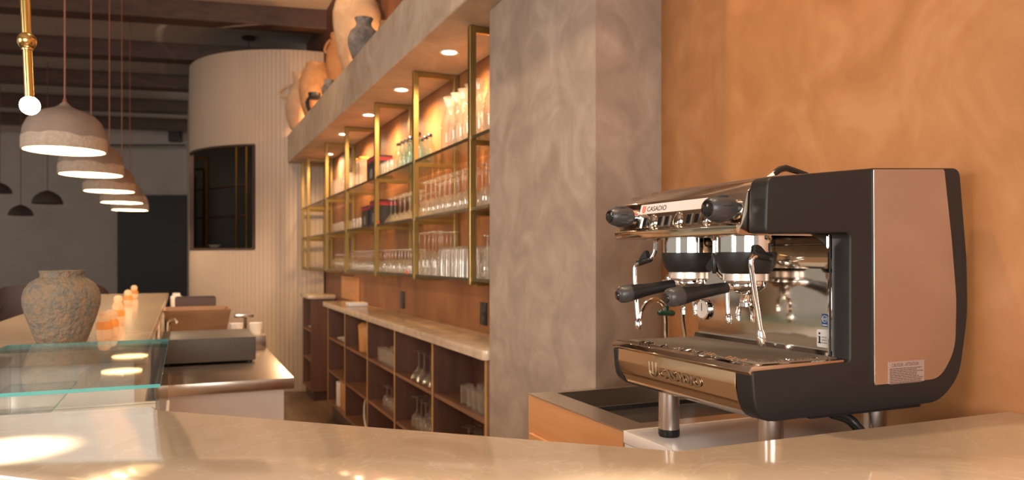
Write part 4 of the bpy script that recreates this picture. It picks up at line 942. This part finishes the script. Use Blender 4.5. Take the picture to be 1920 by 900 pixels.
# stone vase
t = obj('stone_vase', lathe([(r_*0.865, h_) for r_, h_ in [(0, 0), (0.083, 0), (0.088, 0.006), (0.108, 0.055), (0.130, 0.110), (0.142, 0.150), (0.1435, 0.178), (0.136, 0.205), (0.116, 0.230), (0.092, 0.244), (0.081, 0.248), (0.079, 0.256), (0.082, 0.266), (0.084, 0.272), (0.076, 0.273), (0.070, 0.262), (0.070, 0.245), (0.125, 0.19), (0.13, 0.15), (0.075, 0.012), (0, 0.012)]], 56), 'vase_stone', loc=(-0.402, 3.14, 1.2195))
tag(t, 'rough weathered stone vase on the bar behind the display case', 'vase')
# amber jars
jar = thing('amber_jar', 'amber jar', 'jar', (0, 0, 0))
obj('body', lathe([(0, 0), (0.024, 0), (0.027, 0.004), (0.028, 0.030), (0.0285, 0.040), (0, 0.040)], 20), 'frost', jar)
obj('amber_band', lathe([(0, 0.0402), (0.0285, 0.0402), (0.030, 0.045), (0.029, 0.060), (0.024, 0.070), (0, 0.070)], 20), 'amber', jar)
obj('stopper', lathe([(0, 0.0702), (0.019, 0.0702), (0.023, 0.078), (0.024, 0.090), (0.019, 0.102), (0.010, 0.108), (0, 0.109)], 16), 'frost', jar)
JW = ['nearest, half hidden by the display case', 'second nearest on the long bar', 'third of the line', 'fourth of the line', 'fifth of the line', 'last, farthest along the bar']
for k, (px, py) in enumerate(((196, 637), (208, 631), (221, 609), (221.5, 590), (240, 574), (251.5, 561))):
    p = onZ(px, py, 1.219); p.z = 1.2195
    lab = 'amber and frosted glass jar, '+JW[k]
    if k == 0: jar.location = p; tag(jar, lab, None, 'amber jars in a line on the bar')
    else: dup(jar, p, lab, 'amber jars in a line on the bar')

# ================================================================ PENDANTS
def dome_profile(s=1.0):
    o = [(0.225, 0.0), (0.2265, 0.030), (0.2255, 0.070), (0.217, 0.115), (0.196, 0.155), (0.160, 0.188), (0.112, 0.208), (0.062, 0.222), (0.036, 0.234), (0.024, 0.246), (0.016, 0.252)]
    return [(r*0.865, h) for r, h in o]
pend = thing('dome_pendant', 'dome', 'pendant lamp', (0, 0, 0))
o = dome_profile(); seg = 64
bm = bmesh.new()     # upper plaster shade above the wavy line, then the pale band below it
def wave(i): return 0.070+0.005*math.sin(3*2*PI*i/seg+0.8)+0.004*math.sin(7*2*PI*i/seg)+0.002*math.sin(13*2*PI*i/seg)
def dome_r(h):
    for (r0, h0), (r1, h1) in zip(o, o[1:]):
        if h0 <= h <= h1: return r0+(r1-r0)*(h-h0)/(h1-h0)
    return o[-1][0]
def shade_part(frac_hs, inner=0.0):
    bm = bmesh.new(); rings = []
    for hs in frac_hs:
        ring = []
        for i in range(seg):
            h = hs(i); r = dome_r(h)-inner; a_ = 2*PI*i/seg
            ring.append(bm.verts.new((r*math.cos(a_), r*math.sin(a_), h)))
        rings.append(ring)
    for a, b in zip(rings, rings[1:]):
        for i in range(seg): bm.faces.new((a[i], a[(i+1) % seg], b[(i+1) % seg], b[i]))
    return bm, rings
bm, _ = shade_part([wave]+[(lambda i, h=h: h) for h in (0.10, 0.115, 0.135, 0.155, 0.172, 0.188, 0.199, 0.208, 0.222, 0.234, 0.246, 0.252)])
sh = obj('shade', bm, 'shade_top', pend, angle=60)
bm, _ = shade_part([lambda i: 0.0, lambda i: 0.02, lambda i: 0.04, wave], -0.0015)
obj('pale_band', bm, 'shade_band', sh, angle=60)
bm, rings = shade_part([lambda i: 0.0005]+[(lambda i, h=h: h) for h in (0.030, 0.070, 0.115, 0.155, 0.188, 0.208, 0.222)], 0.008)
obj('shade_lining', bm, 'shade_inside', sh, angle=60)
obj('rim', lathe([(0.1866, 0.0004), (0.1957, 0.0), (0.1957, 0.002), (0.1866, 0.002)], 64), 'shade_band', sh)
obj('cord', tube([(0, 0, 0.250), (0, 0, 1.0), (0, 0, CEIL-2.096)], 0.0045, 8), 'cord_copper', pend)
obj('ferrule', lathe([(0.014, 0.246), (0.010, 0.262), (0.007, 0.275), (0, 0.276)], 16), 'cord_copper', pend)
obj('bulb', lathe([(0, 0.075), (0.020, 0.080), (0.030, 0.100), (0.028, 0.122), (0.014, 0.150), (0.012, 0.185), (0, 0.186)], 20), 'bulb_pendant', pend)
for k, y in enumerate((4.527, 5.748, 7.10, 8.48, 9.73)):
    lab = ['lit plaster dome pendant lamp with pale lower band, nearest of the row', 'second dome pendant of the lit row above the long bar', 'third dome pendant of the lit row above the long bar', 'fourth dome pendant of the lit row above the long bar', 'last and farthest dome pendant of the lit row'][k]
    if k == 0: pend.location = (-0.567, y, 2.095); tag(pend, lab, None, 'dome pendants in a row')
    else: dup(pend, (-0.567, y, 2.095), lab, 'dome pendants in a row')
    light('POINT', 'pendant_lamp', (-0.567, y, 2.095+0.055), 17, (1.0, 0.78, 0.50), 0.03)
# brass pendant with a bare globe
pt_ = onD(56, 198, 2.0); top = onD(47, 0, 2.0)
t = thing('brass_pendant', 'slim brass rod pendant with ball joint and bare glowing globe', 'pendant lamp', tuple(pt_))
ax = (top-pt_).normalized(); ln = (top-pt_).length
obj('globe', lathe([(0.0245*math.sin(PI*k/16), -0.0245*math.cos(PI*k/16)) for k in range(17)], 28), 'bulb', t)
def along(s_): return tuple(ax*s_)
obj('rod', tube([along(0.021), along(0.30)], 0.0115, 20), 'brass_polished', t)
jb = (onD(53, 77, 2.0)-pt_).length
obj('ball_joint', lathe([(0.0235*math.sin(PI*k/14), jb-0.0235*math.cos(PI*k/14)) for k in range(15)]+[], 28, (0, 0, 0), along(1)), 'brass_polished', t)
obj('collar', lathe([(0.0135, jb-0.025), (0.0145, jb-0.0215), (0.0135, jb-0.018)], 20, (0, 0, 0), along(1)), 'brass_polished', t)
obj('stem', tube([along(0.24), along((CEIL-pt_.z)/ax.z)], 0.0122, 20), 'brass_polished', t)
light('POINT', 'globe_lamp', tuple(pt_-Vector((0.0, 0.0, 0.036))), 5, (1.0, 0.80, 0.55), 0.03)

# unlit pendants across the room
def far_pendant(px, py, wpx, D, lab, topy=None):
    c = onD(px, py, D); r = wpx/F*D/2*0.87; hgt = r*0.95
    t_ = thing('rattan_pendant', lab, 'pendant lamp', tuple(c), 0, 'unlit pendants in the far room')
    obj('shade', lathe([(r, 0), (r*0.96, hgt*0.25), (r*0.78, hgt*0.58), (r*0.45, hgt*0.85), (r*0.12, hgt), (r*0.10, hgt*0.98), (r*0.43, hgt*0.82), (r*0.75, hgt*0.55), (r*0.93, hgt*0.24), (r*0.97, 0.002)], 28), 'dark_shade', t_)
    obj('cord', tube([(0, 0, hgt*0.95), (0, 0, CEIL-c.z)], 0.006, 6), 'cord_copper', t_)
far_pendant(0, 362, 46, 12.5, 'dark unlit pendant cut by the edge of the photo')
far_pendant(39, 404, 48, 13.2, 'dark unlit pendant hanging lowest across the room')
far_pendant(89, 382, 60, 11.0, 'brown unlit pendant nearest the lit lamp row')
# ceiling speaker, detector
p = onZ(466, 68, CEIL); t = thing('ceiling_detector', 'round black ceiling fitting above the curved wall', 'ceiling fitting', (p.x, p.y, CEIL-0.1))
obj('disc', lathe([(0, 0.06), (0.085, 0.06), (0.085, 0.085), (0.04, 0.0995), (0, 0.0995)], 24), 'black_plastic', t); obj('drop_rod', tube([(0, 0, 0.06), (0, 0, -0.25)], 0.004, 6), 'black_plastic', t)
c = onD(331, 255, 16.62); t = thing('wall_speaker', 'small black speaker on the pale boxed soffit', 'speaker', tuple(c), -YAW)
obj('cabinet', box((-0.13, -0.12, -0.14), (0.13, 0.0, 0.14), 0.01), 'black_plastic', t); obj('grille', box((-0.11, -0.125, -0.12), (0.11, -0.1205, 0.12)), 'charcoal', t, False)
c = onD(316, 247, 16.62); tag(obj('security_camera', lathe([(0, 0), (0.05, 0), (0.055, 0.06), (0, 0.10)], 16), 'black_plastic', loc=tuple(c-Vector((0, 0.08, 0)))), 'tiny black camera beside the speaker', 'camera')
# brass shelf seen through the window
t = thing('window_shelf', 'brass shelf frames seen through the window of the curved wall', 'shelf', (0, 0, 0))
def dframe(x0, y0, x1, y1, D, wpx, nm='upright'):
    bm = bmesh.new(); hw = wpx/F*D/2
    q = [onD(x0, y0, D), onD(x1, y0, D), onD(x1, y1, D), onD(x0, y1, D)]
    for a, b in ((0, 1), (1, 2), (2, 3), (3, 0)): add_tube(bm, [q[a], q[b]], hw, 4)
    return obj(nm, bm, 'brass', t, False)
dframe(360, 296, 389, 466, 10.75, 6); dframe(361, 317, 382, 466, 11.6, 4); dframe(362, 332, 378, 466, 12.4, 3.5)
for x in (444, 463):
    obj('post', tube([onD(x, 268, 10.0), onD(x, 472, 10.0)], 0.016, 4), 'brass', t, False)
for y0, y1 in ((357, 347), (409, 404)):
    obj('rail', tube([onD(364, y0, 11.2), onD(466, y1, 10.0)], 0.012, 4), 'dark_brown', t, False)
put('dish', 'serving_dish', None, 'dish', tuple(onD(402, 464, 10.6)+Vector((0, 0, 0.0))), 'white dish on the ledge inside the curved wall window', 'dishes', 'porcelain')

# seating and ledge on the far left
def stool(X, Y, top, lab):
    t_ = thing('tub_chair', lab, 'chair', (X, Y, 0), 0, 'dark rounded chairs')
    bm = bmesh.new(); n = 18; rings = []
    for k in range(n+1):
        a_ = PI*k/n
        hgt = top-0.28*(abs(k-n/2)/(n/2))**2.2
        rings.append([bm.verts.new((rr2*math.cos(a_), -rr2*math.sin(a_)*0.9, zz)) for rr2, zz in ((0.25, 0.66), (0.27, hgt), (0.235, hgt), (0.22, 0.66))])
    for a, b in zip(rings, rings[1:]):
        for i in range(4): bm.faces.new((a[i], a[(i+1) % 4], b[(i+1) % 4], b[i]))
    bm.faces.new(rings[0]); bm.faces.new(rings[-1])
    obj('backrest', bm, 'dark_brown', t_)
    obj('seat', lathe([(0, 0.60), (0.23, 0.60), (0.245, 0.63), (0.235, 0.659), (0, 0.659)], 28), 'dark_brown', t_)
    for sx in (-1, 1):
        for sy in (-1, 1): obj('leg', tube([(0.15*sx, 0.15*sy, 0.60), (0.2*sx, 0.2*sy, 0)], [0.018, 0.013], 8), 'black_plastic', t_)
stool(-1.22, 7.4, 1.32, 'dark rounded tub chair left of the stone vase')
stool(-1.08, 10.6, 1.24, 'dark rounded tub chair seen right behind the stone vase')
t = thing('side_ledge', 'low black topped ledge at the left edge beyond the bar', 'table', (-1.9, 4.6, 0))
obj('top', box((0, 0, 1.16), (0.75, 1.6, 1.20), 0.004), 'black_plastic', t); obj('body', box((0.08, 0.06, 0), (0.68, 1.54, 1.159)), 'dark_brown', t, False)
